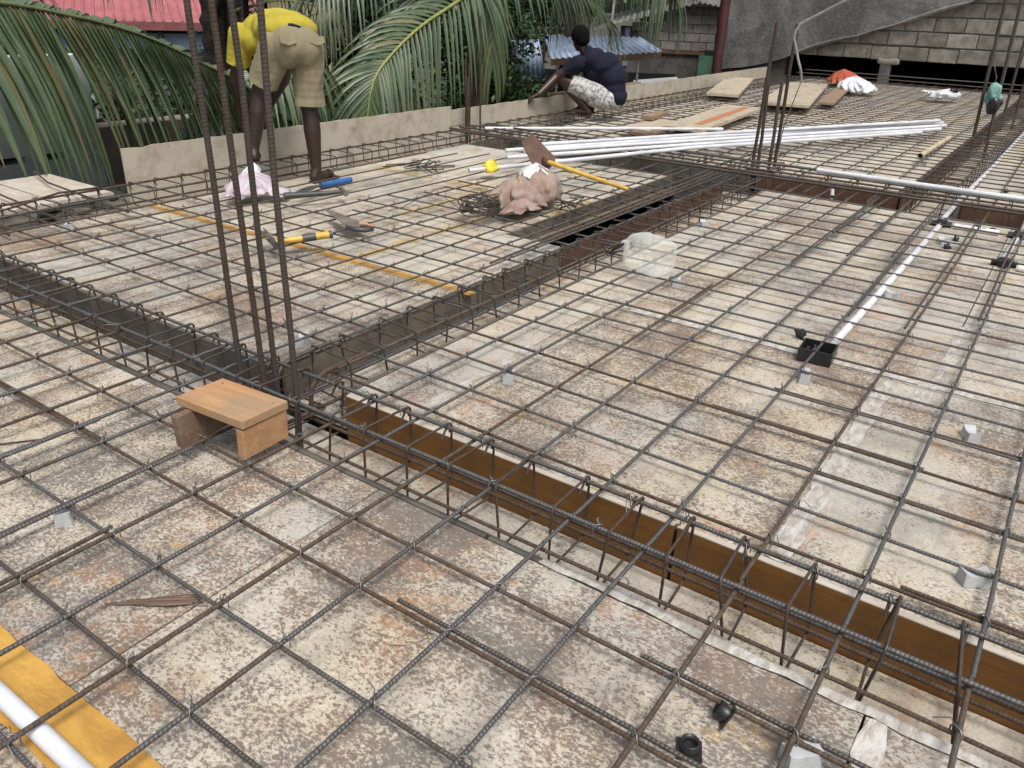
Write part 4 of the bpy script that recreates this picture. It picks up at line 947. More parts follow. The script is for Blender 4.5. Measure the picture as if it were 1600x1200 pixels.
def blob(name, shapes, voxel, mat, parent=None, smooth=6, loc=(0, 0, 0), disp=0, fold=(0, 0, 1), clip=()):
    "one continuous surface grown from tapered limbs and rounded masses"
    m = MB(); L = Vector(loc)
    for s in shapes:
        if s[0] == 'c':
            _, p0, r0, p1, r1 = s; p0, p1 = Vector(p0) - L, Vector(p1) - L; n = max(2, int((p1 - p0).length / (min(r0, r1) * .5)) + 1)
            for i in range(n + 1):
                t = i / n; r = r0 + (r1 - r0) * t; _sphere(m, p0.lerp(p1, t), (r, r, r), nu=12, nv=8)
        else:
            _, c, rad, M3 = s; _sphere(m, Vector(c) - L, rad, M3, 18, 12)
    tmp = m.build('tmp', None)
    md = tmp.modifiers.new('r', 'REMESH'); md.mode = 'VOXEL'; md.voxel_size = voxel; md.use_smooth_shade = True
    sm = tmp.modifiers.new('s', 'SMOOTH'); sm.factor = .5; sm.iterations = smooth
    dg = bpy.context.evaluated_depsgraph_get(); ev = tmp.evaluated_get(dg); me = bpy.data.meshes.new_from_object(ev)
    bpy.data.objects.remove(tmp); me.name = name; me.materials.clear(); me.materials.append(mat)
    if disp:
        FV = Vector(fold).normalized(); co = np.zeros(len(me.vertices) * 3); me.vertices.foreach_get('co', co); co = co.reshape(-1, 3); no = np.zeros_like(co).ravel(); me.vertices.foreach_get('normal', no); no = no.reshape(-1, 3)
        for i in range(len(co)):
            p = co[i]; q_ = Vector(p); a_ = q_.dot(FV); q_ = q_ - FV * a_ * .62; co[i] += no[i] * disp * ((.5 - abs(mnoise.noise(q_ * 9))) * 1.2 + .35 * mnoise.noise(q_ * 19))
        me.vertices.foreach_set('co', co.ravel())
    if clip:
        import bmesh
        bm = bmesh.new(); bm.from_mesh(me)
        for pt, nn, rad in clip:       # open hem: cut square across the limb
            pt, nn = Vector(pt), Vector(nn).normalized(); gm = [f for f in bm.faces if (f.calc_center_median() - pt).length < rad]
            ge = list({e for f in gm for e in f.edges}); gv = list({v for f in gm for v in f.verts})
            bmesh.ops.bisect_plane(bm, geom=gv + ge + gm, plane_co=pt, plane_no=nn, clear_outer=True)
        bm.to_mesh(me); bm.free()
    me.polygons.foreach_set('use_smooth', [True] * len(me.polygons)); me.update()
    return link(name, me, parent)
def frame3(f, l):   # columns: forward, left, up
    f = Vector(f).normalized(); l = Vector(l).normalized(); u = f.cross(l).normalized(); return Matrix((f, l, u)).transposed()
def hand(wr, d, pn, side, curl=.5, sc_=1.):
    "palm plus five fingers; d: pointing direction, pn: palm normal, side: where the thumb leaves"
    d = Vector(d).normalized(); pn = (Vector(pn) - d * Vector(pn).dot(d)).normalized(); s = d.cross(pn) * side; w = Vector(wr); out = []
    for k in (-1.2, -.4, .4, 1.2): out.append(('c', w + d * .01 * sc_, .015 * sc_, w + d * .075 * sc_ + s * .02 * k * sc_, .0125 * sc_))
    for k, L in ((1.3, .068), (.45, .078), (-.45, .073), (-1.3, .056)):
        b = w + d * .08 * sc_ + s * .0205 * k * sc_; e = d * math.cos(curl * .6) + pn * math.sin(curl * .6); e2 = d * math.cos(curl * 1.5) + pn * math.sin(curl * 1.5)
        m_ = b + e * L * .5 * sc_; out.append(('c', b, .0095 * sc_, m_, .009 * sc_)); out.append(('c', m_, .009 * sc_, m_ + e2 * L * .5 * sc_, .0075 * sc_))
    t0 = w + d * .025 * sc_ + s * .026 * sc_; t1 = t0 + (d * .6 + s * .7 + pn * .3).normalized() * .038 * sc_; out.append(('c', t0, .013 * sc_, t1, .0105 * sc_)); out.append(('c', t1, .0105 * sc_, t1 + (d * .9 + s * .2 + pn * .35).normalized() * .03 * sc_, .0085 * sc_))
    return out
def head(c, f, up):
    "skull, jaw, nose, brows, lips and ears; c: centre, f: facing"
    f = Vector(f).normalized(); up = (Vector(up) - f * Vector(up).dot(f)).normalized(); l = up.cross(f); c = Vector(c); M3 = Matrix((f, l, up)).transposed(); Q = lambda a, b, d: c + f * a + l * b + up * d
    s = [('e', Q(-.012, 0, .025), (.094, .074, .088), M3), ('e', Q(.03, 0, -.03), (.062, .060, .078), M3), ('e', Q(.05, 0, -.085), (.034, .036, .026), M3),
         ('c', Q(.088, 0, .012), .010, Q(.108, 0, -.022), .014), ('e', Q(.098, 0, -.026), (.012, .019, .010), M3), ('e', Q(.088, 0, -.055), (.012, .026, .008), M3), ('e', Q(.085, 0, -.068), (.012, .022, .008), M3)]
    for b in (-1, 1):
        s += [('e', Q(.076, b * .028, .028), (.014, .022, .008), M3), ('e', Q(.070, b * .03, .010), (.013, .014, .010), M3), ('e', Q(-.002, b * .076, -.008), (.018, .008, .030), M3), ('e', Q(-.012, b * .080, .004), (.009, .007, .020), M3)]
    hair = [('e', Q(-.022, 0, .038), (.108, .092, .102), M3), ('e', Q(-.048, 0, -.014), (.072, .076, .066), M3)]
    eyes = [Q(.076, b * .03, .010) for b in (-1, 1)]
    return s, hair, eyes
def sandal(name, heel, toe, parent, mat):
    h, t = Vector(heel), Vector(toe); d = (t - h); L = d.length; d.normalize(); s = d.cross(Vector((0, 0, 1))).normalized(); u = s.cross(d); o = []
    out = [(-.0, .028), (.03, .036), (.10, .033), (.17, .044), (.22, .042), (.25, .022)]; k = L / .25
    pts = [h + d * a * k + s * w for a, w in out] + [h + d * a * k - s * w for a, w in reversed(out)]
    m = MB(); top = [p + u * .004 for p in pts]; bot = [p - u * .012 for p in pts]; m.face(top); m.face(list(reversed(bot)))
    for i in range(len(pts)): j = (i + 1) % len(pts); m.face([bot[i], bot[j], top[j], top[i]])
    for i in range(len(m.f)): m.f[i] = tuple(reversed(m.f[i])) if m.f and False else m.f[i]
    o = m.build(name, mat, parent)
    q = h + d * .17 * k; m = MB(); m.tube([q + s * .042, q + s * .03 + u * .045, q + u * .058, q - s * .03 + u * .045, q - s * .042], .008, 6); m.build('strap', mat, o)
    return o
# ---- man bending over the edge board
bf = Vector((.30, .954, 0)).normalized(); bl = Vector((-bf.y, bf.x, 0)); B0 = Vector((3.66, 4.22, 0)); UPV = Vector((0, 0, 1))
def b_(f, l, z): return B0 + bf * f + bl * l + UPV * z
Mb = frame3(bf, bl)
def torso_frame(f, l, tilt):    # tilt: radians nose-down
    f2 = f * math.cos(tilt) - UPV * math.sin(tilt); return frame3(f2, l)
RF, LF = Vector((3.715, 4.15, 0)), Vector((3.43, 4.44, .135))
rh_, lh_ = b_(.0, -.095, .86), b_(.02, .095, .87)
rk, lk = Vector((3.745, 4.20, .47)), Vector((3.53, 4.42, .56)); ra_, la_ = Vector((3.715, 4.15, .085)), Vector((3.44, 4.43, .215))
shl, shr = b_(.41, .17, .885), b_(.41, -.17, .875); el, er = b_(.50, .21, .60), b_(.54, -.15, .60); wl, wr_ = b_(.60, .17, .36), b_(.70, -.06, .37)
hc = b_(.62, .05, .74); hs1, hair1, eyes1 = head(hc, bf * .35 - UPV * .9, bf * .9 + UPV * .3)
T1 = torso_frame(bf, bl, -.1)
body = [('c', rh_, .085, rk, .058), ('c', rk, .055, rk.lerp(ra_, .35), .058), ('c', rk.lerp(ra_, .35), .058, ra_, .037), ('c', lh_, .085, lk, .058), ('c', lk, .055, lk.lerp(la_, .35), .058), ('c', lk.lerp(la_, .35), .058, la_, .037),
        ('e', b_(0, 0, .88), (.105, .145, .105), Mb), ('e', b_(.18, 0, .93), (.12, .125, .085), Mb), ('e', b_(.34, 0, .915), (.13, .15, .095), Mb),
        ('c', b_(.42, 0, .88), .06, hc, .05), ('c', shl, .052, el, .042), ('c', el, .041, wl, .028), ('c', shr, .052, er, .042), ('c', er, .041, wr_, .028)] + hs1
for an, ft in ((ra_, RF), (la_, LF)):
    fd = Vector((.93, .12, 0)) if ft is RF else Vector((.55, .75, 0)); fd.normalize(); heel = Vector((an.x, an.y, ft.z + .035)) - fd * .03
    body += [('c', an, .038, heel, .032), ('c', heel, .032, heel + fd * .12, .032), ('c', heel + fd * .12 - UPV * .006, .03, heel + fd * .19 - UPV * .014, .02)]
    sl = fd.cross(UPV)
    for k in range(5): body.append(('c', heel + fd * .17 + sl * (.014 * (k - 2)) - UPV * .015, .011, heel + fd * (.215 - abs(k - 1) * .006) + sl * (.016 * (k - 2)) - UPV * .02, .0095))
body += hand(wl, -UPV * .9 + bf * .3, -bl * .5 + bf * .5, 1, .6) + hand(wr_, -UPV * .9 + bf * .3, bl * .5 + bf * .5, -1, .6)
p1 = tag(blob('person', body, .0075, M['skin'], None, 4), 'person in yellow T-shirt and khaki shorts bending over the edge board', 'person')
blob('hair', hair1, .009, M['hair'], p1, 3)
for e in eyes1: 
    m = MB(); _sphere(m, e, (.012, .012, .012)); m.build('eye', M['white_bag'], p1, True)
shirt = [('e', b_(.035, 0, .945), (.135, .176, .088), Mb), ('e', b_(.10, 0, .93), (.145, .168, .118), Mb), ('e', b_(.22, 0, .94), (.15, .162, .112), Mb), ('e', b_(.36, 0, .915), (.145, .175, .115), Mb), ('e', b_(.30, .02, .86), (.13, .14, .11), Mb), ('e', b_(.42, 0, .89), (.085, .165, .085), Mb),
         ('c', shl, .078, shl.lerp(el, .72), .074), ('c', shr, .078, shr.lerp(er, .66), .072), ('e', b_(.36, .1, .87), (.1, .1, .1), Mb), ('e', b_(.36, -.1, .86), (.1, .1, .1), Mb), ('c', b_(.46, 0, .86), .065, b_(.50, .01, .83), .06)]
blob('shirt', shirt, .007, M['shirt_y'], p1, 12, disp=.015, fold=(bf.x, bf.y, -.5), clip=[(shl.lerp(el, .6), el - shl, .13), (shr.lerp(er, .55), er - shr, .13)])
kR, kL = rh_.lerp(rk, 1.12), lh_.lerp(lk, 1.0); cR, cL = rh_.lerp(rk, .95), lh_.lerp(lk, .80)
shorts = [('e', b_(-.005, 0, .87), (.13, .172, .125), Mb), ('e', b_(-.035, -.06, .845), (.11, .10, .13), Mb), ('e', b_(-.03, .06, .85), (.11, .10, .13), Mb), ('e', b_(-.045, 0, .86), (.10, .13, .115), Mb), ('e', b_(.05, 0, .90), (.09, .150, .06), Mb),
          ('c', rh_ - UPV * .03, .108, kR, .092), ('c', lh_ - UPV * .02, .108, kL, .092), ('c', cR + UPV * .02, .098, cR - UPV * .05, .099)]
so = blob('shorts', shorts, .007, M['shorts_k'], p1, 14, disp=.013, fold=(.5, .2, .8), clip=[(cR, rk - rh_, .17), (cL, lk - lh_, .17)])
for l_, s_ in ((-.10, 1), (.09, 1)):     # back pocket flaps
    m = MB(); c = b_(-.150, l_, .895); M3 = frame3(bf, bl)
    P = [c + bl * .05 + UPV * .015 + bf * .012, c - bl * .05 + UPV * .015 + bf * .012, c - bl * .05 - UPV * .02, c - UPV * .035 - bf * .004, c + bl * .05 - UPV * .02]
    m.face(P); m.face([p + bf * .012 for p in reversed(P)])
    for i in range(5): m.face([P[i], P[i] + bf * .012, P[(i + 1) % 5] + bf * .012, P[(i + 1) % 5]])
    m.build('pocket', M['shorts_k'], so)
m = MB(); m.tube([b_(-.07, .07, .97), b_(-.09, .03, .97), b_(-.10, -.01, .96), b_(-.10, .02, .94), b_(-.08, .06, .945)], .013, 6); m.build('dark_cloth', M['shirt_n'], so, True)
for an, ft, k in ((ra_, RF, .35), (la_, LF, -.1)):
    fd = Vector((.93, .12, 0)) if ft is RF else Vector((.55, .75, 0)); fd.normalize(); h = Vector((an.x, an.y, ft.z + .006)) - fd * .055; sandal('sandal', h, h + fd * .27, p1, M['sandal'])
# ---- man crouching at the edge board
cf = Vector((-.3, .954, 0)).normalized(); cl = Vector((-cf.y, cf.x, 0)); C0 = Vector((7.93, 4.46, 0))
def c_(f, l, z): return C0 + cf * f + cl * l + UPV * z
Mc = frame3(cf, cl)
def Mt(t): return torso_frame(cf, cl, t)
zl = .05
kneeL, kneeR = c_(.27, .17, .40), c_(.26, -.15, .41); hipL, hipR = c_(-.22, .1, .215), c_(-.22, -.1, .215); ankL, ankR = c_(.0, .13, .12), c_(.03, -.13, .12)
sL, sR = c_(.11, .185, .575), c_(.13, -.18, .575); eL, eR = c_(.33, .21, .43), c_(.36, -.12, .42); wL = Vector((7.40, 4.775, .265)); wR = Vector((7.62, 4.83, .27))
hc2 = c_(.15, .0, .795); hs2, hair2, eyes2 = head(hc2, cf * .72 - UPV * .25 - cl * .62, UPV + cf * .25)
body = [('c', hipL, .095, kneeL, .060), ('c', kneeL, .058, kneeL.lerp(ankL, .4), .058), ('c', kneeL.lerp(ankL, .4), .058, ankL, .037), ('c', hipR, .095, kneeR, .060), ('c', kneeR, .058, kneeR.lerp(ankR, .4), .058), ('c', kneeR.lerp(ankR, .4), .058, ankR, .037),
        ('e', c_(-.25, 0, .25), (.11, .15, .11), Mc), ('e', c_(-.19, 0, .42), (.11, .13, .13), Mt(-.3)), ('e', c_(-.05, 0, .54), (.12, .155, .11), Mt(.6)), ('c', c_(.05, 0, .63), .058, hc2 - UPV * .06 - cf * .02, .05),
        ('c', sL, .052, eL, .043), ('c', eL, .042, wL, .028), ('c', sR, .052, eR, .043), ('c', eR, .042, wR, .028)] + hs2
for an in (ankL, ankR):
    heel = Vector((an.x, an.y, zl + .035)) - cf * .035; body += [('c', an, .036, heel, .032), ('c', heel, .032, heel + cf * .13, .031), ('c', heel + cf * .13 - UPV * .004, .03, heel + cf * .20 - UPV * .012, .02)]
    for k in range(5): body.append(('c', heel + cf * .18 + cl * (.015 * (k - 2)) - UPV * .014, .011, heel + cf * (.225 - abs(k - 2) * .006) + cl * (.017 * (k - 2)) - UPV * .019, .0095))
body += hand(wL, (Vector((7.31, 4.845, .222)) - wL), -UPV, -1, .75, 1.05) + hand(wR, (Vector((7.58, 4.93, .23)) - wR), -UPV, 1, .75, 1.05)
p2 = tag(blob('person', body, .0075, M['skin2'], None, 4), 'person in navy T-shirt and white patterned shorts crouching by the edge board', 'person')
blob('hair', hair2, .009, M['hair'], p2, 2, disp=.004)
for e in eyes2:
    m = MB(); _sphere(m, e, (.012, .012, .012)); m.build('eye', M['white_bag'], p2, True)
shirt = [('e', c_(-.255, 0, .33), (.125, .175, .12), Mt(-.2)), ('e', c_(-.225, 0, .44), (.155, .185, .15), Mt(-.1)), ('e', c_(-.13, 0, .55), (.165, .19, .13), Mt(.35)), ('e', c_(-.01, 0, .60), (.135, .195, .105), Mt(.7)), ('e', c_(.04, 0, .56), (.11, .16, .10), Mc), ('c', c_(.02, 0, .64), .07, c_(.06, 0, .675), .062),
         ('c', sL, .078, sL.lerp(eL, .7), .072), ('c', sR, .078, sR.lerp(eR, .7), .072), ('e', c_(-.29, 0, .25), (.11, .18, .11), Mc), ('e', c_(-.05, 0, .47), (.13, .16, .13), Mc)]
sh = blob('shirt', shirt, .007, M['shirt_n'], p2, 14, disp=.010, fold=(cf.x, cf.y, -.4), clip=[(sL.lerp(eL, .55), eL - sL, .12), (sR.lerp(eR, .55), eR - sR, .12)])
m = MB(); m.tube([c_(-.075, .035, .693), c_(-.085, .005, .70), c_(-.08, -.03, .695)], .006, 5); m.build('collar_print', M['cyan'], sh, True)
shorts = [('e', c_(-.25, 0, .225), (.135, .18, .115), Mc), ('c', hipL + UPV * .01, .115, hipL.lerp(kneeL, .95), .095), ('c', hipR + UPV * .01, .115, hipR.lerp(kneeR, .95), .095), ('e', c_(-.10, .11, .22), (.13, .10, .08), Mc), ('e', c_(-.16, -.1, .22), (.12, .09, .08), Mc)]
blob('shorts', shorts, .007, M['shorts_p'], p2, 8, disp=.010, fold=(cf.x, cf.y, .3), clip=[(hipL.lerp(kneeL, .82), kneeL - hipL, .16), (hipR.lerp(kneeR, .82), kneeR - hipR, .16)])
for an in (ankL, ankR):
    h = Vector((an.x, an.y, zl + .004)) - cf * .06; sandal('sandal', h, h + cf * .27, p2, M['sandal'])

# ================================================================== LOOSE OBJECTS
# --- small stool of three planks
st = empty('wooden_stool', (1.16, 1.7, .05), label='small stool nailed from three short planks, standing on the near rebar grid', cat='stool')
sa = R(3.)
def sbox(name, c, d, mat, rot=(0, 0, 0), bev=.003):
    o = box_obj(name, c, d, mat, st, bevel=bev); o.rotation_euler = rot; return o
sbox('seat', (.0, .0, .098), (.158, .262, .026), M['stool_top'], (R(-1), R(2), sa))
sbox('leg', (.005, -.112, .040), (.155, .026, .088), M['stool_top'], (R(2), 0, sa))
sbox('leg', (-.028, .085, .036), (.205, .026, .095), M['stool_dark'], (R(-4), 0, sa + .05))
for x_, y_ in ((.05, -.108), (-.05, -.106), (.045, .098)):
    m = MB(); m.lathe([(.0022, 0), (.0022, .0012)], (x_, y_, .111), 8); m.build('nail', M['tool_black'], st)

# --- concrete spacers
def spacer_mesh():
    m = MB(); rows = []
    for t in range(9):
        u = t / 8; x_ = (u - .5) * .062; w = .015 + .007 * abs(math.cos(math.pi * u)) ** 1.0 + (0 if 0 < t < 8 else -.003); h = .036 - .011 * (1 - abs(2 * u - 1) ** 1.5)
        rows.append([(x_, -w, 0), (x_, w, 0), (x_, w * .86, h * .6), (x_, w * .8, h), (x_, -w * .8, h), (x_, -w * .86, h * .6)])
    m.quadgrid(rows, True); m.face(list(reversed(rows[0]))); m.face(rows[-1]); me = m.mesh('concrete_spacer', M['spacer']); return me
spm = spacer_mesh()
for x_, y_, a, lab in [(.70, 1.755, .9, 'pale concrete spacer under the near grid at the left, below the stool'), (2.0, 1.36, .5, 'pale concrete spacer just beyond the brown side board in the middle'), (2.65, .555, .3, 'pale concrete spacer beside the black junction box'), (1.80, -.08, 2.2, 'pale concrete spacer at the right edge above the brown side board'), (1.08, .10, 2.4, 'pale concrete spacer at the bottom edge beside the black bushings'),
                       (3.32, 1.34, .4, 'pale concrete spacer touching the plastic jug'), (3.80, .495, 1.5, 'pale concrete spacer right of the long buried white conduit'), (4.41, 1.66, .6, 'pale concrete spacer between the plastic jug and the middle column'), (5.15, .83, 1., 'pale concrete spacer nearest the far cross beam'), (6.92, 1.33, 1.2, 'pale concrete spacer behind the white pipe across the beam'), (2.03, 4.2, .5, 'pale concrete spacer by the edge cage at far left'), (4.98, .47, .6, 'pale concrete spacer between the black conduit boxes'), (2.55, .02, .4, 'pale concrete spacer right of the taped joint'), (1.78, 2.13, .6, 'pale concrete spacer behind the four tall column bars'), (7.6, 1.0, .8, 'pale concrete spacer next to the beige tube')]:
    o = link('concrete_spacer', spm, None, loc=(x_, y_, 0), rot=(0, 0, a)); tag(o, lab, 'spacer', 'concrete spacers under the grid')

# --- plastic pipes
def pipe(pts, r, lab, mat='pvc', name='plastic_pipe', group=None, n=12, socket=True):
    m = MB(); m.tube(pts, r, n, False); a, b = Vector(pts[0]), Vector(pts[1]); c, d = Vector(pts[-1]), Vector(pts[-2])
    m.tube([a, a + (b - a).normalized() * .05], r * .82, n, True)
    o = m.build(name, M[mat], None, True)
    m = MB(); e = c + (d - c).normalized() * .09; m.tube([c, e], r * 1.14, n, True)
    if socket: m.build('socket', M[mat], o, True)
    return tag(o, lab, 'pipe', group)
gP = 'white pipes lying in a bundle'
for pts, lab in [([(5.00, 3.50, .135), (7.2, 2.45, .14), (9.75, 1.22, .13)], 'longest white pipe of the bundle, farthest back'), ([(5.28, 3.42, .155), (7.3, 2.40, .165), (9.6, 1.24, .165)], 'white pipe on top of the bundle'), ([(5.10, 3.40, .13), (7.1, 2.40, .13), (9.55, 1.16, .13)], 'white pipe in the middle of the bundle'),
                 ([(4.86, 3.39, .115), (7.0, 2.35, .12), (9.3, 1.17, .12)], 'second white pipe from the front of the bundle'), ([(4.45, 3.42, .075), (6.3, 2.56, .118), (8.9, 1.28, .115)], 'nearest white pipe of the bundle, reaching farthest to the left'), ([(6.9, 2.62, .1), (8.2, 1.9, .1), (9.35, 1.33, .09)], 'short white pipe under the right end of the bundle')]:
    pipe(pts, .0155, lab, group=gP)
pipe([(6.05, 4.47, .085), (6.9, 3.66, .09), (7.75, 2.86, .085)], .0145, 'single white pipe left of the bundle, near the crouching worker')
pipe([(6.03, 1.48, .125), (6.03, .8, .122), (6.03, -.4, .12)], .017, 'white pipe lying across the far beam cage at the right')
pipe([(3.03, .555, .0168), (4.2, .548, .0168), (5.36, .545, .0168)], .0165, 'buried white conduit running from the black junction box to the far tee', socket=False)
pipe([(5.50, .555, .0168), (6.2, .55, .03), (8.0, .53, .014), (10.8, .505, .0168)], .0165, 'white conduit running away beside the farther long cage', socket=False)
pipe([(5.42, .47, .0168), (5.42, .23, .0168)], .0165, 'short white conduit between the two far black tees', socket=False)
pipe([(4.80, .15, .0168), (5.36, .135, .0168)], .0165, 'short white conduit at right between the black fittings', socket=False)
pipe([(4.68, .07, .0168), (4.66, -.5, .0168)], .0165, 'white conduit leaving the right edge from a black fitting', socket=False)
pipe([(5.50, .125, .0168), (6.1, .12, .03), (7.5, .12, .0168)], .0165, 'white conduit at the right edge crossing the far beam', socket=False)
pipe([(.345, -.2, .0185), (.343, 1.0, .0185), (.34, 2.2, .0185)], .0165, 'white pipe beside the yellow taped joint at lower left', socket=False)
pipe([(5.95, 1.33, .016), (5.72, 1.27, .016)], .013, 'stub of white pipe at the edge of the far beam', socket=False)
m = MB(); m.tube([(7.63, 1.06, .078), (8.35, 1.05, .078), (9.05, 1.04, .078)], .022, 14, False); m.tube([(9.05, 1.04, .078), (7.63, 1.06, .078)], .0185, 14, False)
o = tag(m.build('tube', M['pvc_dirty'], None, True), 'dirty beige tube lying on the far grid', 'tube'); m = MB(); m.tube([(9.02, 1.0405, .078), (8.9, 1.042, .078)], .0205, 14, True); m.build('plug', M['black_plastic'], o)
# --- black electrical fittings
def tee(loc, rz, lab, s=1.):
    root = empty('conduit_tee', loc, label=lab, cat='fitting'); root.rotation_euler = (0, 0, rz)
    m = MB(); m.box((0, 0, .019), (.062 * s, .062 * s, .036)); m.build('box', M['black_plastic'], root, bevel=.006)
    for a in (0, 90, 180, 270):
        c, sn = math.cos(R(a)), math.sin(R(a)); m = MB(); m.tube([(c * .028, sn * .028, .017), (c * .058 * s, sn * .058 * s, .017)], .0165, 10); m.build('socket', M['black_plastic'], root, True)
    m = MB(); m.lathe([(.026, .037), (.028, .041), (.024, .043)], n=14); m.build('lid', M['black_plastic'], root, True)
tee((5.43, .545, 0), 0, 'black conduit tee at the far end of the buried white conduit'); tee((5.43, .13, 0), 0, 'black conduit tee by the right edge at the far beam'); tee((4.73, .14, 0), .1, 'black conduit tee nearest the right edge')
jb = empty('junction_box', (2.87, .575, 0), label='open black junction box at the near end of the buried conduit', cat='box'); jb.rotation_euler = (0, 0, R(4))
for c, d in (((0, 0, .003), (.11, .115, .005)), ((-.055, 0, .028), (.005, .12, .05)), ((.055, 0, .028), (.005, .12, .05)), ((0, -.0575, .028), (.104, .005, .05)), ((0, .0575, .028), (.104, .005, .05))):
    m = MB(); m.box(c, d); m.build('panel', M['black_plastic'], jb, bevel=.0015)
m = MB(); m.tube([(-.03, -.03, .012), (0, .02, .035), (.03, -.01, .02), (.02, .04, .03), (-.03, .03, .02)], .007, 6); m.build('film_scrap', M['black_plastic'], jb, True)
def bushing(loc, rot, lab, s=1.):
    root = empty('bushing', loc, label=lab, cat='bushing'); root.rotation_euler = rot
    m = MB(); m.prism([(-.024 * s, -.02 * s), (.02 * s, -.024 * s), (.024 * s, .02 * s), (-.02 * s, .024 * s)], 0, .004); m.build('flange', M['black_plastic'], root)
    m = MB(); m.lathe([(.0165 * s, .0041), (.0165 * s, .024 * s), (.0135 * s, .0245 * s), (.0125 * s, .010)], n=18); m.build('collar', M['black_plastic'], root, True)
bushing((.985, .263, .001), (0, 0, .5), 'black round bushing standing upright at the bottom edge'); bushing((1.085, .232, .017), (R(-62), R(25), .4), 'black round bushing tipped on its side at the bottom edge'); bushing((3.03, .69, .016), (R(70), R(10), .9), 'black bushing lying left of the junction box')
for x_, y_, lab in [(5.12, .42, 'black bushing nearest the far tee'), (4.9, .43, 'black bushing beside a spacer near the far tees'), (5.5, .36, 'small black bushing between the far tees'), (5.5, .27, 'small black bushing by the right-hand far tee'), (6.9, .33, 'small black bushing beyond the far beam at right'), (6.95, .2, 'black bushing at the right edge beyond the far beam')]:
    bushing((x_, y_, .003), (R(U_(-20, 20)), R(U_(-20, 20)), U_(0, 3)), lab, .9)

# --- plastic jug lying on its side
jug = empty('plastic_jug', (3.26, 1.47, .05), label='clear plastic jug lying on its side with a black rope handle', cat='jug'); jug.rotation_euler = (0, 0, R(-22))
def rrect(w, h, r, n=6):
    P = []
    for cx, cy, a0 in ((w - r, h - r, 0), (-w + r, h - r, 90), (-w + r, -h + r, 180), (w - r, -h + r, 270)):
        for k in range(n): a = R(a0 + 90 * k / (n - 1)); P.append((cx + r * math.cos(a), cy + r * math.sin(a)))
    return P
rows = []
for yy, s_ in [(-.105, .0), (-.108, .55), (-.112, .8), (-.100, .96), (-.085, 1.0), (-.06, 1.0), (-.052, .965), (-.044, 1.0), (-.025, 1.0), (-.017, .965), (-.009, 1.0), (.012, 1.0), (.02, .965), (.028, 1.), (.06, 1.), (.085, .9), (.105, .7), (.12, .42), (.128, .26), (.15, .25), (.152, .0)]:
    rows.append([(a * max(s_, .01), yy, b * max(s_, .01) + .087) for a, b in rrect(.084, .084, .06)])
m = MB(); m.quadgrid(rows, True); o = m.build('body', M['clear'], jug, True)
for i in range(len(o.data.polygons)): pass
m = MB(); m.tube([(a * 1.0, -.104 + .006 * math.sin(i), b * .55 + .087) for i, (a, b) in enumerate([(x_ * .55, y_) for x_, y_ in rrect(.088, .086, .045)])], .002, 4); m.build('base_ring', M['clear'], o, True)
m = MB(); m.lathe([(.024, .150), (.024, .168), (.02, .17)], n=16, M=Matrix(((1, 0, 0), (0, 0, 1), (0, -1, 0))).to_4x4()); cp = m.build('cap', M['white_bag'], jug, True); cp.location = (0, 0, .087)
m = MB(); m.tube([(-.02, .145, .1), (-.05, .19, .06), (-.03, .23, .03), (.03, .24, .03), (.06, .21, .04), (.05, .16, .07), (.02, .145, .1)], .006, 6); m.build('rope_handle', M['black_plastic'], jug, True)
m = MB(); m.tube([(-.03, .235, .034), (-.05, .25, .06), (-.03, .26, .055)], .008, 6); m.build('rope_handle', M['black_plastic'], jug, True)

# --- crumpled things
def crumple(name, c, rad, mat, lab, cat, seed, amp=.35, f=3.2, sub=4, parent=None, flat=True, sharp=False, fold=1., top=0.):
    import bmesh
    bm = bmesh.new(); bmesh.ops.create_icosphere(bm, subdivisions=sub, radius=1); rnd = random.Random(seed); off = Vector((rnd.uniform(0, 99), rnd.uniform(0, 99), rnd.uniform(0, 99)))
    for v in bm.verts:
        p = v.co.copy(); q0 = Vector((p.x, p.y, p.z * fold)); n1 = mnoise.noise(q0 * f * .5 + off); n2 = 1 - 2.2 * abs(mnoise.noise(q0 * f + off * 2)); n3 = 1 - 2.2 * abs(mnoise.noise(q0 * f * 2.1 + off)); n4 = 1 - 2.2 * abs(mnoise.noise(q0 * f * 4.3 + off))
        k = 1 + amp * (n1 * .95 + (n2 - .5) * .34 + (n3 - .5) * .12 + (n4 - .5) * .035); q = p * k; q.z = max(q.z, -.55) if flat else q.z
        if top: q.x *= 1 - top * max(0, q.z) * .6; q.y *= 1 - top * max(0, q.z) * .6
        v.co = Vector((q.x * rad[0], q.y * rad[1], (q.z + .55) * rad[2]))
    me = bpy.data.meshes.new(name); bm.to_mesh(me); bm.free(); me.materials.append(mat)
    me.polygons.foreach_set('use_smooth', [not sharp] * len(me.polygons))
    o = link(name, me, parent, loc=c); 
    if lab: tag(o, lab, cat)
    return o
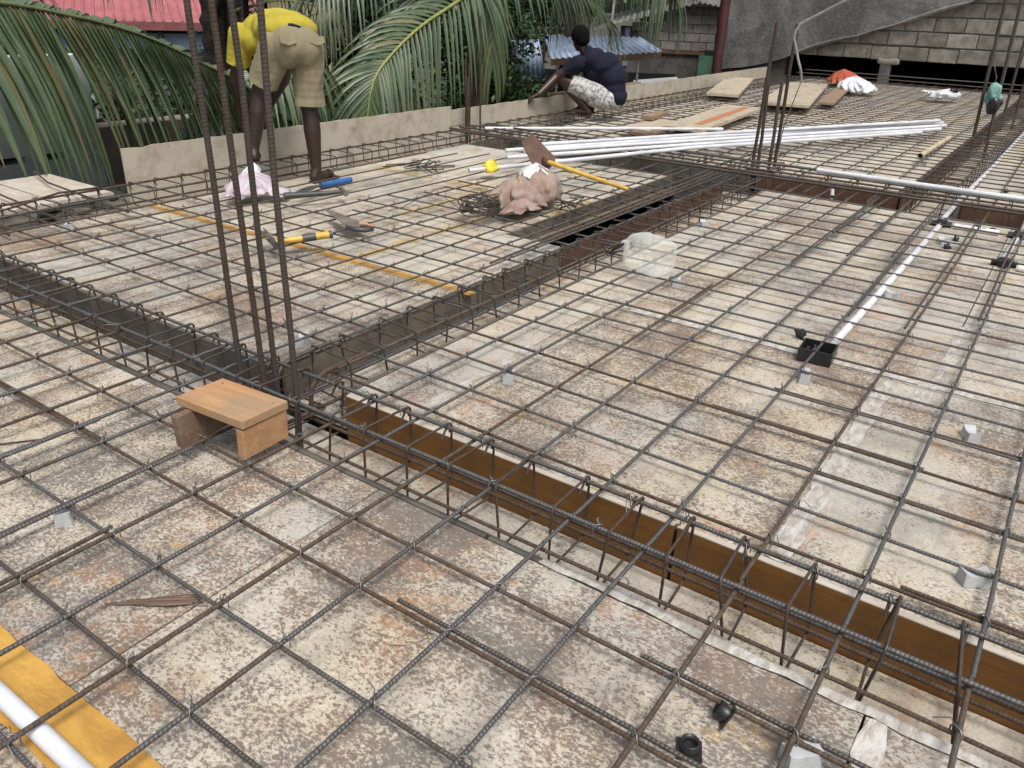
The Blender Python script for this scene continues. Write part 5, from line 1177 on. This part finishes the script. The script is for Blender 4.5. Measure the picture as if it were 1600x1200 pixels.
def sheetfold(name, c, w, h, mat, seed, amp, rz, parent=None, n=22, arch=0.):
    "crumpled sheet of paper or film with thickness"
    rnd = random.Random(seed); off = Vector((rnd.uniform(0, 99), rnd.uniform(0, 99), 0)); rows = []
    for i in range(n + 1):
        row = []
        for j in range(n + 1):
            u, v = i / n - .5, j / n - .5; p = Vector((u * 3, v * 3, 0)) + off; z = amp * (.55 + (1 - 2 * abs(mnoise.noise(p * 1.1))) * .5 + (1 - 2 * abs(mnoise.noise(p * 2.6))) * .25) + arch * (1 - 4 * u * u)
            row.append((u * w + mnoise.noise(p * 1.5) * w * .13, v * h + mnoise.noise(p * 1.5 + Vector((7, 7, 7))) * h * .13, max(.01, z)))
        rows.append(row)
    m = MB(); m.quadgrid(rows); o = m.build(name, mat, parent); o.location = c; o.rotation_euler = (0, 0, rz); s = o.modifiers.new('s', 'SOLIDIFY'); s.thickness = .002; return o
def tent(name, c, rx, ry, h, apex, mat, seed, parent=None, nf=9, amp=.28, p=1.25, nz=16, nt=72, twist=.5):
    "soft sheet gathered to an apex, its folds running down from it"
    rnd = random.Random(seed); ph = [rnd.uniform(0, 6.28) for _ in range(6)]; rows = []
    for i in range(nz + 1):
        z = i / nz; rr_ = max(.03, (1 - z ** p)); row = []
        for k in range(nt):
            a = 2 * math.pi * k / nt; b = a + twist * z + .5 * math.sin(2 * a + ph[0])
            f = amp * (.5 - abs(math.sin(nf * .5 * b + ph[1] + .8 * math.sin(3 * a + ph[2])))) + amp * .5 * (.5 - abs(math.sin(nf * b + ph[3] + 2 * z))) + amp * .7 * math.sin(2 * a + ph[4])
            q = 1 + f * (1 - .3 * z) + .12 * mnoise.noise(Vector((math.cos(a) * 2, math.sin(a) * 2, z * 4 + seed)))
            zz = h * z * (1 + .16 * mnoise.noise(Vector((math.cos(a) * 1.5 + seed, math.sin(a) * 1.5, z * 2)))) + (.012 * (1 + math.sin(nf * a)) if i == 0 else 0)
            row.append((apex[0] * z + rx * rr_ * q * math.cos(a), apex[1] * z + ry * rr_ * q * math.sin(a), zz))
        rows.append(row)
    m = MB(); m.quadgrid(rows, True); m.face(rows[-1]); o = m.build(name, mat, parent, True); o.location = c; return o
pp = empty('paper_sack', (4.05, 2.66, .05), label='crumpled pinkish-brown paper sack lying on the left grid', cat='sack')
tent('fold', (-.12, .0, 0), .20, .13, .165, (.05, .03), M['paper'], 3, pp, 7, .34, 2.3); tent('fold', (.13, -.02, 0), .17, .12, .19, (.0, .02), M['paper'], 9, pp, 8, .24, 3.6)
tent('film_top', (.12, .03, .105), .12, .09, .10, (.02, .01), M['white_bag'], 5, pp, 9, .25, 3.2); tent('flap', (-.2, -.1, 0), .15, .09, .07, (.05, .03), M['paper'], 14, pp, 6, .4, 1.8)
pk = empty('plastic_bag', (3.06, 4.0, .05), label='pale pink and white plastic bag behind the tall column bars', cat='bag')
tent('bag', (0, 0, 0), .15, .12, .12, (.03, .05), M['pink_bag'], 21, pk, 8, .26, 3.2); tent('bag_neck', (.05, .06, .08), .06, .05, .08, (.05, .03), M['white_bag'], 22, pk, 6, .3, 2.4); tent('bag_tail', (.1, -.08, 0), .1, .07, .06, (-.03, .02), M['pink_bag'], 23, pk, 6, .4, 1.6)
tag(tent('sack', (14.8, 3.45, .06), .46, .34, .20, (.1, .1), M['orange_bag'], 31, None, 7, .3, 2.4), 'orange-red sack lying beside the far planks', 'sack')
tag(tent('plastic_bag', (13.5, 2.95, .06), .30, .24, .20, (.05, .1), M['white_bag'], 32, None, 9, .28, 3.0), 'crumpled white plastic bag in front of the orange sack', 'bag')
wb = tag(tent('plastic_bag', (13.6, 1.78, .06), .22, .17, .13, (.0, -.06), M['white_bag'], 33, None, 7, .25, 3.4), 'white plastic bag lying alone near the dark gap', 'bag')
m = MB(); m.tube([(.02, -.15, .12), (-.06, -.17, .10), (-.12, -.1, .12), (-.06, -.08, .15)], .014, 6); m.build('dark_print', M['shirt_n'], wb, True); sheetfold('bag_tail', (-.02, .2, .01), .2, .2, M['white_bag'], 37, .06, .2, wb)
tb = crumple('net_bag', (9.50, .80, .40), (.055, .07, .11), M['teal_bag'], 'small teal net bag hanging between the right-hand column bars', 'bag', 34, .5, 3, 4, flat=False); 
m = MB(); m.tube([(.02, .04, .1), (0, .02, .22), (.03, .07, .32)], .006, 5); m.build('string', M['wire'], tb, True)
crumple('lower_part', (0, -.02, -.07), (.06, .06, .09), M['black_plastic'], None, None, 35, .4, 3, 3, tb, False)
crumple('plastic_scrap', (4.62, 3.36, .05), (.075, .045, .05), M['yellow_bit'], 'bright yellow plastic scrap on the left grid', 'scrap', 36, .5, 2.6, 3)

# --- tools
def bar_tool(root, name, pts, r, mat, n=8, sq=1.): m = MB(); m.tube(pts, r, n, squash=sq); return m.build(name, M[mat], root, True)
ZT = .054
hm = empty('claw_hammer', (3.27, 3.65, ZT), label='black claw hammer lying next to the blue-handled cutter', cat='hammer'); hm.rotation_euler = (0, 0, math.atan2(-.18, .32)); hm.scale = (1.12, 1.25, 1.25)
bar_tool(hm, 'handle', [(-.18, 0, .014), (-.05, 0, .014), (.12, 0, .016)], [.017, .014, .010], 'tool_black'); bar_tool(hm, 'head', [(.135, -.05, .018), (.135, -.03, .018), (.135, .0, .02), (.135, .03, .022)], [.016, .013, .014, .012], 'tool_steel')
for s in (-1, 1): bar_tool(hm, 'claw', [(.135 + s * .006, .03, .022), (.135 + s * .010, .055, .03), (.135 + s * .013, .08, .02)], [.008, .006, .003], 'tool_steel')
ct = empty('bolt_cutter', (3.42, 3.79, ZT), label='cutter with a thick blue sleeve handle, near the bending worker\'s sandal', cat='cutter'); ct.rotation_euler = (0, 0, math.atan2(-.02, .44) - .03)
bar_tool(ct, 'sleeve', [(.0, .0, .022), (.12, .0, .024), (.24, .0, .026)], .0195, 'tool_blue', 12); bar_tool(ct, 'sleeve_end', [(.24, 0, .026), (.243, 0, .026)], .016, 'tool_black', 12)
bar_tool(ct, 'jaw', [(0, 0, .022), (-.07, .01, .02), (-.14, .0, .018), (-.2, -.02, .016)], [.014, .016, .012, .004], 'tool_black', 8, .6); bar_tool(ct, 'jaw', [(-.04, 0, .02), (-.10, -.03, .02), (-.17, -.04, .016), (-.22, -.03, .014)], [.01, .013, .01, .003], 'tool_black', 8, .6)
sw = empty('hand_saw', (2.90, 2.96, ZT), label='hand saw with dull blade and black and orange grip', cat='saw'); sw.rotation_euler = (R(4), 0, math.atan2(3.34 - 2.86, 3.05 - 2.85) + .05)
m = MB(); o_ = [(0.0, -.06), (.40, -.026), (.415, .004), (.0, .058)]; m.prism([(x_, y_) for x_, y_ in o_], .012, .0168); m.build('blade', M['saw_blade'], sw)
bar_tool(sw, 'grip', [(.02, .05, .014), (-.02, .058, .016), (-.075, .045, .018), (-.095, .0, .018), (-.075, -.045, .016), (-.02, -.045, .015), (.01, -.02, .014)], [.010, .013, .014, .013, .013, .012, .009], 'tool_black', 8); bar_tool(sw, 'grip_inlay', [(.02, -.02, .018), (.0, -.05, .018), (-.035, -.058, .018)], [.011, .015, .011], 'tool_orange')
h2 = empty('claw_hammer', (2.48, 3.02, ZT), label='claw hammer with yellow handle lying behind the tall column bars', cat='hammer'); h2.rotation_euler = (0, 0, math.atan2(2.96 - 3.10, 2.64 - 2.42) + .08); h2.scale = (1.1, 1.25, 1.2)
bar_tool(h2, 'handle', [(-.05, 0, .012), (.06, 0, .016), (.19, 0, .022)], [.010, .014, .016], 'tool_yellow'); bar_tool(h2, 'band', [(.07, 0, .0165), (.13, 0, .0195)], .0165, 'tool_black'); bar_tool(h2, 'handle_end', [(.19, 0, .022), (.205, 0, .023)], .017, 'tool_black')
bar_tool(h2, 'head', [(-.06, -.055, .016), (-.06, -.02, .016), (-.06, .02, .016)], [.014, .013, .013], 'tool_black')
for s in (-1, 1): bar_tool(h2, 'claw', [(-.06 + s * .007, .02, .016), (-.065 + s * .010, .06, .026), (-.085 + s * .012, .10, .045)], [.009, .007, .003], 'tool_steel')
he = empty('hoe', (4.95, 2.85, ZT), label='hoe with yellow wooden handle and rusty blade leaning on the paper sack', cat='hoe'); 
bar_tool(he, 'handle', [(-.22, .13, .11), (-.2, -.15, .06), (-.17, -.50, .0)], [.017, .016, .014], 'tool_yellow')
m = MB(); oq = [(-.085, -.02), (-.05, .20), (.05, .20), (.085, -.02), (.06, -.06), (-.06, -.06)]; Mh = Matrix.Translation((-.215, .14, .10)) @ Matrix.Rotation(R(-40), 4, 'Z') @ Matrix.Rotation(R(70), 4, 'X') @ Matrix.Rotation(R(35), 4, 'Z'); m.prism(oq, -.006, .006, Mh); m.build('blade', M['hoe'], he, bevel=.002)
m = MB(); m.lathe([(.02, -.03), (.028, -.02), (.03, .02), (.022, .03)], (-.215, .12, .11), 10); m.build('socket', M['hoe'], he, True)
wc = empty('wire_coil', (3.60, 2.70, ZT - .01), label='tangled coil of rusty tie wire in front of the paper sack', cat='wire coil')
for k in range(17):
    a0 = U_(0, 6.28); rx, ry = U_(.09, .15), U_(.05, .09); dx, dy, tz = U_(-.03, .04), U_(-.03, .03), U_(-.25, .25); m = MB()
    m.tube([(dx + rx * math.cos(a0 + t * .42), dy + ry * math.sin(a0 + t * .42), .02 + .055 * (1 + math.sin(a0 + t * .42 + k)) * .6 + tz * .03 + t * .001) for t in range(15)], .0032, 5); m.build('strand', M['stirrup'], wc, True)
m = MB(); m.tube([(-.08, .05, .03), (-.03, .22, .07), (.02, .24, .12), (-.02, .30, .10), (-.22, .38, .02), (-.3, .42, .01)], .0024, 5); m.build('strand', M['stirrup'], wc, True)
def loose_bars(lab, loc, segs, name='offcut_pile', cat='offcuts'):
    root = empty(name, loc, label=lab, cat=cat)
    for P in segs: bar_tool(root, 'bent_bar', P, .0042, 'stirrup', 6)
    return root
rl = random.Random(3); segs = []
for k in range(9):
    a = rl.uniform(-.4, .4) + (.9 if k % 2 else -.3); c = Vector((rl.uniform(-.15, .15), rl.uniform(-.1, .1), .012 + k * .005)); d = Vector((math.cos(a), math.sin(a), 0)); s = Vector((-d.y, d.x, 0))
    segs.append([c - d * .14, c + d * .14, c + d * .15 + s * .05] + ([c + s * .05 - d * .1] if k % 3 else []))
loose_bars('small pile of bent stirrup offcuts on the bare boards near the left cage', (4.45, 3.85, .01), segs)
segs = []
for k in range(7):
    a = rl.uniform(-.3, .3) + .2 * k; c = Vector((rl.uniform(-.12, .12), rl.uniform(-.06, .06), .05 + k * .004)); d = Vector((math.cos(a), math.sin(a), 0)); s = Vector((-d.y, d.x, 0)); segs.append([c - d * .12, c + d * .12, c + d * .12 + s * .06])
loose_bars('bent stirrup offcuts lying between the paper sack and the opening', (4.15, 2.42, .0), segs)
m = MB(); rsp = random.Random(5); root = empty('wood_splinter', (.65, 1.32, .002), label='dark splintered piece of wood lying on the near panel at lower left', cat='splinter'); root.rotation_euler = (0, 0, math.atan2(-.14, .12))
for k, (a, b, y_) in enumerate([(-.10, .09, 0), (-.06, .095, .008), (-.02, .08, -.007), (.01, .1, .014)]):
    m = MB(); m.tube([(a, y_ + .004, .003), ((a + b) / 2, y_, .006), (b, y_ + rsp.uniform(-.004, .004), .004)], [.002, .006, .0035], 5, squash=.6); m.build('sliver', M['splinter'], root)
m = MB(); m.tube([(.86, .85, .0015), (.88, .82, .0015), (.92, .80, .002), (.94, .82, .002), (.93, .85, .0015)], .0012, 4); tag(m.build('wire_scrap', M['wire'], None, True), 'curled wire scrap on the near panel at bottom centre', 'wire')
m = MB(); m.tube([(1.36, .06, ZB + .01), (1.42, .02, ZB + .02), (1.45, -.08, ZB + .01), (1.38, -.14, ZB + .012)], .0014, 4); tag(m.build('wire_scrap', M['galv'], None, True), 'thin wire scrap in the near trench at lower right', 'wire')
m = MB(); m.tube([(.70, 2.28, .003), (.78, 2.22, .006), (.86, 2.17, .002)], .0025, 5); tag(m.build('wire_scrap', M['stirrup'], None, True), 'dark wire scrap on the pale sheet at left', 'wire')

# --- loose planks on the far panel
def plank(loc, L, w, rz, mat, lab, tilt=0, th=.028, parts=1):
    m = MB(); m.box((0, 0, 0), (L, w, th)); o = m.build('loose_plank', mat, None, bevel=.003); o.location = loc; o.rotation_euler = (0, tilt, rz); return tag(o, lab, 'plank')
plank((12.2, 4.45, .09), 2.9, .42, math.atan2(.78, 2.8), M['old_plank'], 'wide pale plank lying by the farthest edge board', 0, .04)
pb_ = plank((8.55, 3.25, .085), 2.1, .42, math.atan2(.14, 2.0), M['old_plank'], 'plank with a rust-orange stripe behind the white pipe bundle', R(-.6), .035)
box_obj('stripe', (.1, -.06, .019), (1.7, .09, .002), M['rust_strip'], pb_)
plank((12.0, 3.42, .09), 3.7, .6, math.atan2(.72, 3.5), M['old_plank'], 'long pale plank in front of the orange sack', R(.5), .035); plank((12.7, 3.05, .075), 3.2, .2, math.atan2(.65, 3.9), M['timber'], 'narrow brown plank under the long pale plank', 0, .03)
plank((7.5, 3.50, .075), .85, .3, .05, M['old_plank'], 'short board left of the rust-striped plank', 0, .03); plank((7.9, 3.66, .12), .5, .12, .1, M['timber'], 'small brown offcut on the short board', 0, .04)
plank((7.25, 3.35, .065), .6, .16, -.1, M['stool_dark'], 'dark board piece under the single white pipe', 0, .03)
